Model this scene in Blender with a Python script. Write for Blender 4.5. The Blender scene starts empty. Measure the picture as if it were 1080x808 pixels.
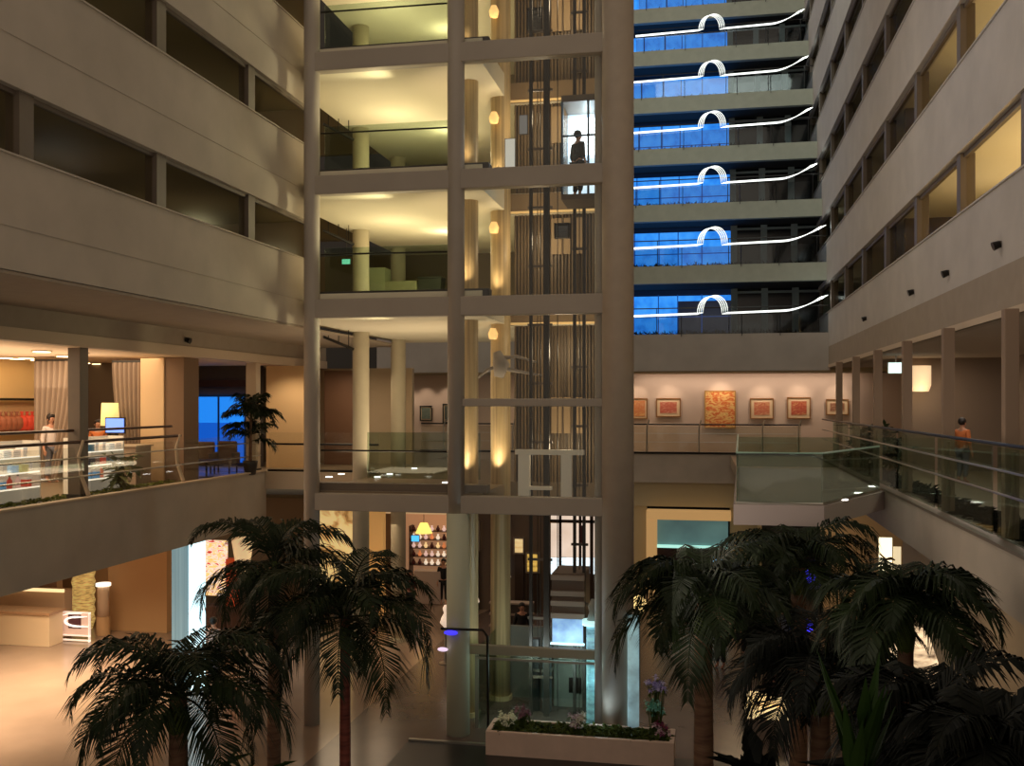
import bpy, bmesh, math, random
from mathutils import Vector, Matrix
random.seed(7)
S = bpy.context.scene
C = S.collection
S.view_settings.view_transform = 'Standard'
S.view_settings.look = 'None'
S.view_settings.exposure = 0.0
S.cycles.transparent_max_bounces = 20
S.cycles.max_bounces = 7
S.cycles.sample_clamp_indirect = 3.0
S.cycles.use_denoising = True

# ------------------------------------------------------------------ camera
FPX = 1050.0
YAW = math.atan(205.0 / FPX)
SA, CA = math.sin(YAW), math.cos(YAW)
CZ = 2.1          # eye height above the mezzanine floor (z = 0)
G = -5.6          # lobby floor
H = 2.88          # height of an upper storey
cam_data = bpy.data.cameras.new('camera')
cam = bpy.data.objects.new('camera', cam_data); C.objects.link(cam)
cam.location = (0, 0, CZ)
cam.rotation_euler = (math.pi / 2, 0, YAW)
cam_data.sensor_width = 36.0
cam_data.lens = 36.0 * FPX / 1080.0
cam_data.shift_y = (425 - 404) / 1080.0
cam_data.clip_end = 300
S.camera = cam

def ray(px, py):
    u = (px - 540) / FPX; v = (425 - py) / FPX
    return (-SA + u * CA, CA + u * SA, v)
LAST = [540]
def AtY(px, py, Y):
    if px == 0: px = LAST[0]
    else: LAST[0] = px
    d = ray(px, py); t = Y / d[1]
    return Vector((d[0] * t, Y, CZ + d[2] * t))
def AtX(px, py, X):
    d = ray(px, py); t = X / d[0]
    return Vector((X, d[1] * t, CZ + d[2] * t))
def AtZ(px, py, Z):
    d = ray(px, py); t = (Z - CZ) / d[2]
    return Vector((d[0] * t, d[1] * t, Z))
def AtT(px, py, t):
    d = ray(px, py)
    return Vector((d[0] * t, d[1] * t, CZ + d[2] * t))

# ------------------------------------------------------------------ materials
def lin(c):
    return tuple((x / 12.92 if x <= 0.04045 else ((x + 0.055) / 1.055) ** 2.4) for x in c)
MATS = {}
def mat(name, col, rough=0.6, metal=0.0, em=0.0, emcol=None, noise=0.0, nscale=3.0, bump=0.0, spec=0.5):
    """col is given as display colour 0..1; the material is procedural."""
    if name in MATS: return MATS[name]
    m = bpy.data.materials.new(name); m.use_nodes = True
    nt = m.node_tree; b = nt.nodes['Principled BSDF']
    c = lin(col)
    b.inputs['Base Color'].default_value = (*c, 1)
    b.inputs['Roughness'].default_value = rough
    b.inputs['Metallic'].default_value = metal
    b.inputs['Specular IOR Level'].default_value = spec
    if em > 0:
        e = lin(emcol or col)
        b.inputs['Emission Color'].default_value = (*e, 1)
        b.inputs['Emission Strength'].default_value = em
    if noise > 0 or bump > 0:
        tc = nt.nodes.new('ShaderNodeTexCoord')
        nz = nt.nodes.new('ShaderNodeTexNoise'); nz.inputs['Scale'].default_value = nscale
        nz.inputs['Detail'].default_value = 5
        nt.links.new(tc.outputs['Object'], nz.inputs['Vector'])
        if noise > 0:
            cr = nt.nodes.new('ShaderNodeValToRGB')
            cr.color_ramp.elements[0].position = 0.3; cr.color_ramp.elements[1].position = 0.7
            cr.color_ramp.elements[0].color = (*[x * (1 - noise) for x in c], 1)
            cr.color_ramp.elements[1].color = (*[min(1, x * (1 + noise)) for x in c], 1)
            nt.links.new(nz.outputs['Fac'], cr.inputs['Fac'])
            nt.links.new(cr.outputs['Color'], b.inputs['Base Color'])
        if bump > 0:
            bp = nt.nodes.new('ShaderNodeBump'); bp.inputs['Strength'].default_value = bump
            bp.inputs['Distance'].default_value = 0.02
            nt.links.new(nz.outputs['Fac'], bp.inputs['Height'])
            nt.links.new(bp.outputs['Normal'], b.inputs['Normal'])
    MATS[name] = m
    return m
def glass(name, tint, refl=0.08, rough=0.03):
    if name in MATS: return MATS[name]
    m = bpy.data.materials.new(name); m.use_nodes = True
    nt = m.node_tree; nt.nodes.clear()
    o = nt.nodes.new('ShaderNodeOutputMaterial'); mx = nt.nodes.new('ShaderNodeMixShader')
    t = nt.nodes.new('ShaderNodeBsdfTransparent'); t.inputs['Color'].default_value = (*tint, 1)
    g = nt.nodes.new('ShaderNodeBsdfGlossy'); g.inputs['Roughness'].default_value = rough
    lw = nt.nodes.new('ShaderNodeLayerWeight'); lw.inputs['Blend'].default_value = 0.25
    mr = nt.nodes.new('ShaderNodeMapRange')
    mr.inputs['To Min'].default_value = refl * 0.6; mr.inputs['To Max'].default_value = min(0.75, refl * 5)
    nt.links.new(lw.outputs['Fresnel'], mr.inputs['Value'])
    nt.links.new(mr.outputs['Result'], mx.inputs['Fac'])
    nt.links.new(t.outputs[0], mx.inputs[1]); nt.links.new(g.outputs[0], mx.inputs[2])
    nt.links.new(mx.outputs[0], o.inputs['Surface'])
    MATS[name] = m
    return m
def ramp_mat(name, cols, scale=(1, 1, 1), kind='noise', nscale=4.0, em=0.0, rough=0.6, distort=0.0, pos=None):
    """A pattern of several colours (display values) over object coordinates."""
    if name in MATS: return MATS[name]
    m = bpy.data.materials.new(name); m.use_nodes = True
    nt = m.node_tree; b = nt.nodes['Principled BSDF']
    tc = nt.nodes.new('ShaderNodeTexCoord'); mp = nt.nodes.new('ShaderNodeMapping')
    mp.inputs['Scale'].default_value = scale
    nt.links.new(tc.outputs['Object'], mp.inputs['Vector'])
    if kind == 'noise':
        tx = nt.nodes.new('ShaderNodeTexNoise'); tx.inputs['Scale'].default_value = nscale
        tx.inputs['Detail'].default_value = 4; tx.inputs['Distortion'].default_value = distort
        out = tx.outputs['Fac']
    elif kind == 'wave':
        tx = nt.nodes.new('ShaderNodeTexWave'); tx.inputs['Scale'].default_value = nscale
        tx.inputs['Distortion'].default_value = distort; tx.inputs['Detail'].default_value = 2
        out = tx.outputs['Fac']
    else:
        tx = nt.nodes.new('ShaderNodeTexVoronoi'); tx.inputs['Scale'].default_value = nscale
        out = tx.outputs['Distance']
    nt.links.new(mp.outputs[0], tx.inputs['Vector'])
    cr = nt.nodes.new('ShaderNodeValToRGB'); els = cr.color_ramp.elements
    n = len(cols)
    ps = pos or [0.25 + 0.5 * i / (n - 1) for i in range(n)]
    while len(els) < n: els.new(0.5)
    for i in range(n):
        els[i].position = ps[i]; els[i].color = (*lin(cols[i]), 1)
    nt.links.new(out, cr.inputs['Fac'])
    nt.links.new(cr.outputs['Color'], b.inputs['Base Color'])
    b.inputs['Roughness'].default_value = rough
    if 'leaf' in name: b.inputs['Specular IOR Level'].default_value = 0.15
    if em > 0:
        nt.links.new(cr.outputs['Color'], b.inputs['Emission Color'])
        b.inputs['Emission Strength'].default_value = em
    MATS[name] = m
    return m

wall_mat = mat('plaster_wall', (0.70, 0.655, 0.60), 0.85, noise=0.07, nscale=1.2, bump=0.15)
terrace_wall = mat('terrace_plaster', (0.70, 0.715, 0.66), 0.85, noise=0.06)
wall_grey = mat('plaster_grey', (0.735, 0.705, 0.675), 0.85, noise=0.07, nscale=1.2, bump=0.15)
wall_warm = mat('plaster_warm', (0.74, 0.66, 0.55), 0.85, noise=0.05, nscale=1.4)
fascia_mat = mat('fascia_brown', (0.62, 0.565, 0.50), 0.85, noise=0.05)
trim_pale = mat('trim_pale', (0.78, 0.70, 0.60), 0.7)
frame_mat = mat('frame_bronze', (0.42, 0.37, 0.32), 0.5, noise=0.05)
dark_frame = mat('frame_dark', (0.20, 0.18, 0.16), 0.5)
tower_mat = mat('tower_paint', (0.66, 0.62, 0.57), 0.55, noise=0.05, nscale=1.0)
column_mat = mat('column_paint', (0.74, 0.70, 0.60), 0.6, noise=0.04)
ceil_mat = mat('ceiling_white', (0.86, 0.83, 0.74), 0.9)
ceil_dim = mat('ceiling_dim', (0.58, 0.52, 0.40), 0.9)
corr_wall = mat('corridor_wall', (0.40, 0.35, 0.27), 0.9)
gold_mat = ramp_mat('gold_ribs', [(0.50, 0.42, 0.29), (0.82, 0.72, 0.53), (0.60, 0.50, 0.35)], scale=(1, 1, 0.02), nscale=7, rough=0.45)
brown_rib = ramp_mat('brown_ribs', [(0.20, 0.16, 0.12), (0.50, 0.42, 0.31), (0.27, 0.22, 0.16)], scale=(1, 1, 0.02), nscale=6, rough=0.5)
floor_mat = ramp_mat('polished_stone', [(0.52, 0.44, 0.375), (0.59, 0.50, 0.43)], nscale=0.6, rough=0.2)
gal_floor = mat('gallery_floor', (0.50, 0.44, 0.36), 0.3, noise=0.06)
dark_stone = mat('dark_stone', (0.09, 0.08, 0.075), 0.35, noise=0.1)
steel = mat('brushed_steel', (0.72, 0.70, 0.66), 0.3, 0.9)
rail_wood = mat('dark_wood', (0.25, 0.14, 0.10), 0.4)
rail_dark = mat('rail_dark', (0.12, 0.11, 0.10), 0.35, 0.5)
glass_clear = glass('glass_clear', (0.96, 0.97, 0.96), 0.03)
glass_green = glass('glass_green', (0.74, 0.81, 0.75), 0.06, 0.05)
glass_window = glass('glass_window', (0.86, 0.84, 0.78), 0.004, 0.2)
glass_dark = glass('glass_dark', (0.35, 0.38, 0.40), 0.12, 0.06)
blue_glow = ramp_mat('blue_glow', [(0.10, 0.42, 0.84), (0.20, 0.58, 0.98), (0.28, 0.64, 1.0)], scale=(1.3, 1, 1.0), nscale=1.6, em=0.95)
blue_dim = mat('blue_dim', (0.06, 0.13, 0.24), 0.2, em=0.35)
black_glass = mat('black_glass', (0.09, 0.10, 0.11), 0.15)
neon = mat('neon_white', (0.95, 0.97, 0.95), 0.4, em=1.6)
lamp_warm = mat('lamp_warm', (1.0, 0.86, 0.62), 0.5, em=6.0)
lamp_soft = mat('lamp_soft', (1.0, 0.86, 0.60), 0.5, em=1.3)
lamp_white = mat('lamp_white', (1.0, 0.98, 0.94), 0.5, em=5.0)
shade_mat = mat('lamp_shade_cream', (0.95, 0.86, 0.55), 0.7, em=0.75)
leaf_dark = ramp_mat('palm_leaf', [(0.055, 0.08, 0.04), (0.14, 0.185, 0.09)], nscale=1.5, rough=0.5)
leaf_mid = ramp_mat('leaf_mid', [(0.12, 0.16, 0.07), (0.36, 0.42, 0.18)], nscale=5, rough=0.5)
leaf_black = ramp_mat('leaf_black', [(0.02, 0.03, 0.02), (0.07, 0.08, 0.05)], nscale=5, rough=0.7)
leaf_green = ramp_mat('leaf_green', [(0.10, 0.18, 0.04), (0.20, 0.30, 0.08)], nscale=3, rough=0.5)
trunk_mat = ramp_mat('palm_trunk', [(0.32, 0.20, 0.15), (0.50, 0.38, 0.28)], scale=(1, 1, 6), nscale=3, rough=0.8)
trunk_red = ramp_mat('palm_trunk_red', [(0.30, 0.10, 0.08), (0.55, 0.28, 0.22)], scale=(1, 1, 6), nscale=3, rough=0.7)
skin_mat = mat('skin', (0.72, 0.52, 0.42), 0.6)
hair_mat = mat('hair_dark', (0.10, 0.07, 0.06), 0.6)

# ------------------------------------------------------------------ mesh builder
class MB:
    def __init__(s): s.bm = bmesh.new()
    def box(s, x0, x1, y0, y1, z0, z1):
        if x0 > x1: x0, x1 = x1, x0
        if y0 > y1: y0, y1 = y1, y0
        if z0 > z1: z0, z1 = z1, z0
        v = [s.bm.verts.new(p) for p in ((x0,y0,z0),(x1,y0,z0),(x1,y1,z0),(x0,y1,z0),(x0,y0,z1),(x1,y0,z1),(x1,y1,z1),(x0,y1,z1))]
        for f in ((0,3,2,1),(4,5,6,7),(0,1,5,4),(1,2,6,5),(2,3,7,6),(3,0,4,7)): s.bm.faces.new([v[i] for i in f])
        return s
    def prism(s, pts, z0, z1):
        a = [s.bm.verts.new((p[0], p[1], z0)) for p in pts]; b = [s.bm.verts.new((p[0], p[1], z1)) for p in pts]
        n = len(pts)
        s.bm.faces.new(a[::-1]); s.bm.faces.new(b)
        for i in range(n): s.bm.faces.new((a[i], a[(i+1)%n], b[(i+1)%n], b[i]))
        return s
    def loft(s, path, radii, seg=10, cap=True):
        rings = []
        n = len(path); path = [Vector(p) for p in path]
        if not hasattr(radii, '__len__'): radii = [radii] * n
        prev = None
        for i, p in enumerate(path):
            d = (path[min(i+1, n-1)] - path[max(i-1, 0)]).normalized()
            if prev is None:
                up = Vector((0, 0, 1)) if abs(d.z) < 0.9 else Vector((1, 0, 0))
                a = d.cross(up).normalized()
            else:
                a = (prev - d * prev.dot(d)).normalized()
            prev = a; b = d.cross(a)
            r = radii[i]
            rings.append([s.bm.verts.new(p + (a * math.cos(2*math.pi*k/seg) + b * math.sin(2*math.pi*k/seg)) * r) for k in range(seg)])
        for i in range(n - 1):
            for k in range(seg):
                s.bm.faces.new((rings[i][k], rings[i][(k+1)%seg], rings[i+1][(k+1)%seg], rings[i+1][k]))
        if cap:
            s.bm.faces.new(rings[0][::-1]); s.bm.faces.new(rings[-1])
        return s
    def cyl(s, x, y, z0, z1, r, seg=20, r1=None):
        return s.loft([(x, y, z0), (x, y, z1)], [r, r if r1 is None else r1], seg)
    def lathe(s, x, y, prof, seg=20):
        """prof: list of (r, z) from bottom to top"""
        rings = [[s.bm.verts.new((x + max(r, 1e-4) * math.cos(2*math.pi*k/seg), y + max(r, 1e-4) * math.sin(2*math.pi*k/seg), z)) for k in range(seg)] for r, z in prof]
        for i in range(len(rings) - 1):
            for k in range(seg):
                s.bm.faces.new((rings[i][k], rings[i][(k+1)%seg], rings[i+1][(k+1)%seg], rings[i+1][k]))
        s.bm.faces.new(rings[0][::-1]); s.bm.faces.new(rings[-1])
        return s
    def ball(s, c, r, sx=1, sy=1, sz=1, sub=2):
        m = Matrix.Translation(Vector(c)) @ Matrix.Diagonal((r*sx, r*sy, r*sz, 1))
        bmesh.ops.create_icosphere(s.bm, subdivisions=sub, radius=1, matrix=m)
        return s
    def poly(s, pts):
        s.bm.faces.new([s.bm.verts.new(p) for p in pts]); return s
    def leaf(s, p, d, L, w, droop=0.3, fold=0.0):
        """pointed leaf blade from p along d"""
        p = Vector(p); d = Vector(d).normalized()
        side = d.cross(Vector((0, 0, 1)))
        side = side.normalized() if side.length > 1e-3 else Vector((1, 0, 0))
        m = p + d * L * 0.45 + Vector((0, 0, -droop * L * 0.15)); t = p + d * L + Vector((0, 0, -droop * L))
        a = s.bm.verts.new(p); b = s.bm.verts.new(m + side * w); c = s.bm.verts.new(m - side * w); e = s.bm.verts.new(t)
        s.bm.faces.new((a, b, e)); s.bm.faces.new((a, e, c))
        return s

def chain_loc(o):
    v = Vector((0, 0, 0))
    while o is not None:
        v += o.location; o = o.parent
    return v
def obj(name, mb, m, parent=None, smooth=False, bevel=0.0):
    me = bpy.data.meshes.new(name)
    bmesh.ops.recalc_face_normals(mb.bm, faces=mb.bm.faces)
    if parent is not None:
        off = chain_loc(parent)
    else:
        xs = [v.co.x for v in mb.bm.verts]; ys = [v.co.y for v in mb.bm.verts]; zs = [v.co.z for v in mb.bm.verts]
        off = Vector(((min(xs)+max(xs))/2, (min(ys)+max(ys))/2, min(zs)))
    for v in mb.bm.verts: v.co -= off
    mb.bm.to_mesh(me); mb.bm.free()
    if smooth:
        for p in me.polygons: p.use_smooth = True
    me.materials.append(m)
    o = bpy.data.objects.new(name, me); C.objects.link(o)
    if parent is not None: o.parent = parent
    else: o.location = off
    if bevel > 0:
        b = o.modifiers.new('bevel', 'BEVEL'); b.width = bevel; b.segments = 2; b.limit_method = 'ANGLE'
    return o
def tag(o, label, cat, group=None, kind=None):
    o['label'] = label; o['category'] = cat
    if group: o['group'] = group
    if kind: o['kind'] = kind
    return o
def thing(name, label, cat, loc, group=None):
    o = bpy.data.objects.new(name, None); C.objects.link(o); o.location = loc
    o.empty_display_size = 0.2
    return tag(o, label, cat, group)
def struct(name, mb, m, bevel=0.0):
    o = obj(name, mb, m, None, bevel=bevel); o['kind'] = 'structure'; return o
def dup(root, loc, label=None, rz=None, scale=None):
    r = root.copy(); C.objects.link(r); r.location = loc
    if label: r['label'] = label
    if rz is not None: r.rotation_euler = (0, 0, rz)
    if scale is not None: r.scale = (scale,) * 3
    for ch in list(root.children):
        c = ch.copy(); C.objects.link(c); c.parent = r
        for g in ch.children:
            d = g.copy(); C.objects.link(d); d.parent = c
    return r
def area(name, loc, size, power, col, rot=(0, 0, 0), sy=None, spread=math.pi):
    l = bpy.data.lights.new(name, 'AREA'); l.energy = power; l.color = col; l.size = size
    if sy: l.shape = 'RECTANGLE'; l.size_y = sy
    l.spread = spread
    o = bpy.data.objects.new(name, l); C.objects.link(o); o.location = loc; o.rotation_euler = rot
    return o
def point(name, loc, power, col, r=0.1):
    l = bpy.data.lights.new(name, 'POINT'); l.energy = power; l.color = col; l.shadow_soft_size = r
    o = bpy.data.objects.new(name, l); C.objects.link(o); o.location = loc
    return o
def spot(name, loc, target, power, col, ang=60, blend=0.8, r=0.05):
    l = bpy.data.lights.new(name, 'SPOT'); l.energy = power; l.color = col; l.spot_size = math.radians(ang)
    l.spot_blend = blend; l.shadow_soft_size = r
    o = bpy.data.objects.new(name, l); C.objects.link(o); o.location = loc
    o.rotation_euler = (Vector(target) - Vector(loc)).to_track_quat('-Z', 'Y').to_euler()
    return o
WARM = (1.0, 0.77, 0.49); YEL = (1.0, 0.84, 0.50); COOL = (0.62, 0.85, 1.0); NEUT = (1.0, 0.90, 0.78)

# ------------------------------------------------------------------ world
w = bpy.data.worlds.new('world'); S.world = w; w.use_nodes = True
bg = w.node_tree.nodes['Background']
bg.inputs['Color'].default_value = (*lin((0.60, 0.55, 0.495)), 1)
bg.inputs['Strength'].default_value = 1.5

XL, XR, XML, XMR = -9.9, 4.76, -13.1, 4.13     # upper walls and mezzanine slab edges
YE = 24.0                                       # where the left wall meets the lift lobby

# ------------------------------------------------------------------ floor
struct('floor', MB().box(-40, 30, 2, 60, G - 0.2, G), floor_mat)
struct('floor', MB().prism([(-8.4, 8), (9, 8), (9, 40.5), (-7.0, 40.5), (-8.4, 34)], G - 0.02, G + 0.004), ramp_mat('lobby_stone_dark', [(0.33, 0.275, 0.25), (0.40, 0.335, 0.30)], nscale=0.8, rough=0.25))
struct('floor', MB().box(AtZ(430, 783, G).x, 6, 9, 21.8, G, G + 0.02), dark_stone)

# ------------------------------------------------------------------ left upper wall
YB = 6.0
YG = 41.2                      # gallery slab edge of the back side
for k in range(0, 5):
    top = 5.73 + H * k; bot = 4.03 if k == 0 else 3.84 + H * k
    m = MB().box(XL - 0.3, XL, YB, YE, bot, top)
    m.box(XL - 0.34, XL + 0.03, YB, YE, top - 0.03, top)                 # slim cap
    m.box(XL, XL + 0.012, YB, YE, (top + bot) / 2 - 0.22, (top + bot) / 2 - 0.2)   # shadow joint
    struct('wall_left', m, wall_mat)
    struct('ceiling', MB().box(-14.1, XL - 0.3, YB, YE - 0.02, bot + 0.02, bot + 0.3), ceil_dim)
    # ribbon window above this parapet
    nxt = 3.84 + H * (k + 1)
    wroot = thing('window_%d' % (k + 1), '', '', (XL, YB, top))
    for key in ('label', 'category'):
        del wroot[key]
    wroot['kind'] = 'structure'
    fr = MB()
    for j in range(0, 6):
        y = 13.2 - 3.75 * 2 + 3.75 * j + 0.0
        if y < YB + 0.2 or y > YE: continue
        fr.box(XL - 0.30, XL - 0.06, y - 0.16, y + 0.16, top, nxt)
    fr.box(XL - 0.2, XL - 0.12, YB, YE, nxt - 0.07, nxt)
    fr.box(XL - 0.2, XL - 0.12, YB, YE, top, top + 0.05)
    obj('window_frame', fr, frame_mat, wroot)
    obj('pane', MB().box(XL - 0.17, XL - 0.15, YB, YE, top + 0.04, nxt - 0.06), glass_window, wroot)
struct('wall_left', MB().box(-14.4, -14.1, YB, 30, 4.03, 22), corr_wall)
struct('wall_left', MB().box(-14.2, XL, YE, YE + 0.25, 4.03, 22), wall_warm)
# soffit and fascia over the left mezzanine
struct('ceiling', MB().box(XML, XL - 0.02, YB, YE + 8, 3.97, 4.02), fascia_mat)
struct('trim_1', MB().box(XML - 0.2, XML + 0.02, YB, 33, 3.55, 4.03), fascia_mat)
struct('trim_2', MB().box(XML - 0.25, XML + 0.06, YB, 33, 3.30, 3.55), trim_pale)
# left mezzanine slab
LY1 = 28.2
struct('floor', MB().box(-26, XML - 0.15, YB, LY1, -0.5, 0.0), gal_floor)
struct('trim_3', MB().box(XML - 0.15, XML, YB, LY1, -1.57, 0.03), wall_mat)
struct('trim_4', MB().box(XML - 0.16, XML + 0.05, YB, LY1, 0.03, 0.07), trim_pale)
struct('ceiling', MB().box(-26, XML - 0.15, YB, LY1, -1.57, -1.45), ceil_mat)
struct('ceiling', MB().box(-26, XML, YB, 33, 3.55, 3.75), ceil_mat)
# walls of the left mezzanine rooms
struct('wall_left', MB().box(-26.3, -26, YB, 34, G, 3.6), wall_warm)
struct('wall_left', MB().box(-26, -13.3, 33.0, 33.3, -0.4, 3.6), mat('room_taupe', (0.50, 0.42, 0.34), 0.8))
# floor of the far left corner and the bay behind the lifts
struct('floor', MB().box(-26, XL - 0.1, LY1 + 0.2, YG, -0.5, 0.0), gal_floor)
struct('wall_back', MB().box(-14.0, XL - 0.05, 33.0, 33.25, 0, 3.3), wall_warm)
# end walls behind the camera side
struct('wall_front', MB().box(-26, XML, YB - 0.3, YB, G, 3.7), wall_warm)

# ------------------------------------------------------------------ right upper wall
YRB, YRE = 8.0, 52.0
nwin = 6
for k in range(0, 8):
    top = 5.73 + H * k; bot = 4.34 if k == 0 else 4.04 + H * k
    m = MB().box(XR, XR + 0.3, YRB, YRE, bot, top)
    m.box(XR - 0.03, XR + 0.34, YRB, YRE, top - 0.03, top)
    struct('wall_right', m, wall_grey)
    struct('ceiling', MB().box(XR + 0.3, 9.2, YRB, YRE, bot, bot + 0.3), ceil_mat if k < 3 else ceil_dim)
    nxt = 4.04 + H * (k + 1)
    wroot = bpy.data.objects.new('window_%d' % nwin, None); C.objects.link(wroot); wroot.location = (XR, YRB, top)
    wroot['kind'] = 'structure'; nwin += 1
    fr = MB()
    for j in range(0, 11):
        y = 16.6 - 4.05 * 2 + 4.05 * j
        if y < YRB + 0.2: continue
        fr.box(XR + 0.05, XR + 0.32, y - 0.14, y + 0.14, top, nxt)
    fr.box(XR + 0.12, XR + 0.2, YRB, YRE, nxt - 0.09, nxt)
    fr.box(XR + 0.12, XR + 0.2, YRB, YRE, top, top + 0.05)
    obj('window_frame', fr, frame_mat, wroot)
    obj('pane', MB().box(XR + 0.15, XR + 0.17, YRB, YRE, top + 0.04, nxt - 0.08), glass_window, wroot)
struct('wall_right', MB().box(9.0, 9.3, YRB, YRE, G, 28), mat('right_taupe', (0.50, 0.43, 0.37), 0.85))
for k in range(0, 2):                      # cross walls inside the right corridor
    struct('wall_right', MB().box(XR + 0.35, 9, 27.5, 27.7, 4.6 + H * k, 4.04 + H * (k + 1)), corr_wall)
# recessed fascia, mezzanine ceiling
struct('trim_5', MB().box(XR + 0.0, XR + 0.25, YRB, 42, 3.5, 4.34), fascia_mat)
struct('trim_5', MB().box(XR - 0.02, XR + 0.05, YRB, 42, 3.5, 3.62), trim_pale)
struct('ceiling', MB().box(XR + 0.25, 9, YRB, 42, 3.5, 3.7), mat('ceiling_taupe', (0.66, 0.60, 0.54), 0.9))
# mezzanine slab on the right with its tall fascia
struct('floor', MB().box(XMR + 0.15, 9, YRB, 42, -0.5, 0), gal_floor)
struct('trim_6', MB().box(XMR, XMR + 0.2, YRB, 42, -0.85, 0.03), wall_mat)
struct('trim_6', MB().box(XMR - 0.03, XMR + 0.22, YRB, 42, 0.03, 0.08), frame_mat)
struct('wall_right', MB().box(XMR + 0.45, XMR + 0.75, YRB, 25.0, G, -0.5), wall_warm)
struct('wall_right', MB().box(XMR + 0.05, XMR + 0.5, 13.2, 14.2, G, -0.85), frame_mat)

# ------------------------------------------------------------------ back facade: stepped terraces
TK = [40.3, 40.9, 42.5, 44.3, 46.1, 48.0, 50.0, 52.0]
XB0, XB1 = -14.0, XR + 0.05
for k in range(0, 8):
    Yf = TK[k] * 1.0217
    zt = 4.9 + H * k
    zb = 3.4 if k == 0 else zt - 0.72
    struct('wall_back', MB().box(XB0, XB1, Yf, Yf + 0.3, zb, zt), terrace_wall if k else wall_grey)
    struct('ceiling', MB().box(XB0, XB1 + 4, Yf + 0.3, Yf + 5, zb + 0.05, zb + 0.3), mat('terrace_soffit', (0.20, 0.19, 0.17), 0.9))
    wroot = bpy.data.objects.new('window_%d' % nwin, None); C.objects.link(wroot); wroot.location = (-4, Yf + 3.7, zt - 0.4)
    wroot['kind'] = 'structure'; nwin += 1
    Yw = Yf + 3.7
    z0, z1 = zt - 0.45, zt + H - 0.67
    fr = MB()
    for j in range(0, 5):
        x = 1.2 + 1.3 * j
        fr.box(x - 0.14, x + 0.14, Yw - 0.1, Yw + 0.05, z0, z1)
    fr.box(1.1, XB1 + 3, Yw - 0.08, Yw + 0.05, zt + 2.0, zt + 2.1)
    obj('window_frame', fr, mat('terrace_frame', (0.55, 0.60, 0.60), 0.6), wroot)
    obj('dark_pane', MB().box(1.1, XB1 + 3, Yw, Yw + 0.04, z0, z1), black_glass, wroot)
    obj('dim_blue_pane', MB().box(XB0, 1.1, Yw + 0.01, Yw + 0.05, z0, z1), blue_dim, wroot)
    if k == 0:
        bl = MB().box(-6, -1.25, Yw - 0.04, Yw, zt - 0.2, zt + 1.95).box(-1.25, 1.1, Yw - 0.04, Yw, zt + 1.72, zt + 1.95)
    else:
        bl = MB().box(-6, 1.1, Yw - 0.04, Yw, z0, zt + 2.0)
    obj('blue_lit_pane', bl, blue_glow, wroot)
    mul = MB()
    for x in (-3.2, -2.1, -1.25, -0.2): mul.box(x - 0.022, x + 0.022, Yw - 0.07, Yw - 0.04, z0, zt + 2.0)
    mul.box(-6, 1.1, Yw - 0.07, Yw - 0.04, zt + 1.0, zt + 1.04)
    obj('glazing_bar', mul, mat('bar_blue', (0.08, 0.33, 0.66), 0.5, em=0.45), wroot)
    # balustrade glass + neon
    if k < 7:
        ordn = ['lowest', 'second from the bottom', 'third from the bottom', 'fourth from the bottom', 'fifth from the bottom', 'sixth from the bottom', 'topmost'][k]
        gb = thing('terrace_balustrade', 'dark glass terrace balustrade on the back facade, %s' % ordn, 'balustrade', (0, Yf + 0.2, zt), 'terrace balustrades of the back facade')
        obj('glass_panel', MB().box(-3.4, XB1, Yf + 0.14, Yf + 0.16, zt, zt + 0.78), glass('terrace_glass', (0.75, 0.8, 0.82), 0.07), gb)
        obj('handrail', MB().loft([(-3.4, Yf + 0.15, zt + 1.08), (XB1, Yf + 0.15, zt + 1.08)], 0.025, 6), rail_dark, gb)
        for x in (-2, 0.9, 2.8, 4.4): obj('post', MB().box(x - 0.015, x + 0.015, Yf + 0.12, Yf + 0.18, zt, zt + 1.08), rail_dark, gb)
        tubes = thing('neon_light', 'white neon light line with trailing repeats and a central arch on the back facade, %s' % ordn, 'neon light', (0.2, Yf - 0.05, zt + 0.8), 'white neon lines with arches on the terraces')
        for q in range(4):  # one light strip; the added tubes are its trailing light images
            o = q * 0.075
            pts = [(-3.4, zt + 0.72 + q * 0.02)]
            x0 = -0.36 + o; x1 = 0.62 + o; hh = 0.70
            base = zt + 0.80 + q * 0.018
            pts.append((x0, base))
            for i in range(1, 14):
                a = math.pi * i / 14
                pts.append(((x0 + x1) / 2 - (x1 - x0) / 2 * math.cos(a), base + hh * math.sin(a) ** 0.85))
            pts += [(x1, base), (3.05, base + 0.06)]
            for i in range(1, 9):
                s = i / 8
                pts.append((3.05 + ((1.45 if k < 2 else 1.28) + o * 1.0) * s, base + 0.06 + (0.56 + 0.0 * o) * s ** 1.7))
            obj('neon_trail', MB().loft([(x, Yf - 0.04 - 0.01 * q, z) for x, z in pts], 0.014, 5), neon, tubes)
        for x in (-3.0, -1.0, 1.4, 2.9):
            obj('bracket', MB().box(x - 0.012, x + 0.012, Yf - 0.05, Yf + 0.03, zt - 0.1, zt + 0.75), rail_dark, tubes)
        point('neon_spill', (4.45, Yf - 0.15, zt + 1.35), 7, (0.9, 1.0, 0.95), 0.05)
        # planting hanging over the parapet
        hb = MB(); rr = random.Random(50 + k)
        for i in range(520):
            x = rr.uniform(-3.4, 4.5)
            hb.leaf((x, Yf + rr.uniform(0.42, 0.6), zt - 0.02), (rr.uniform(-1, 1), rr.uniform(-.2, .4), rr.uniform(0.3, 1.2)), rr.uniform(0.15, 0.42), 0.035, 0.3)
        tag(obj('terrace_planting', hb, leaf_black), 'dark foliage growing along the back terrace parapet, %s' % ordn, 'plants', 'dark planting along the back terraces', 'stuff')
struct('wall_back', MB().box(XB0, 9, 55.5, 55.8, G, 30), dark_frame)
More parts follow.
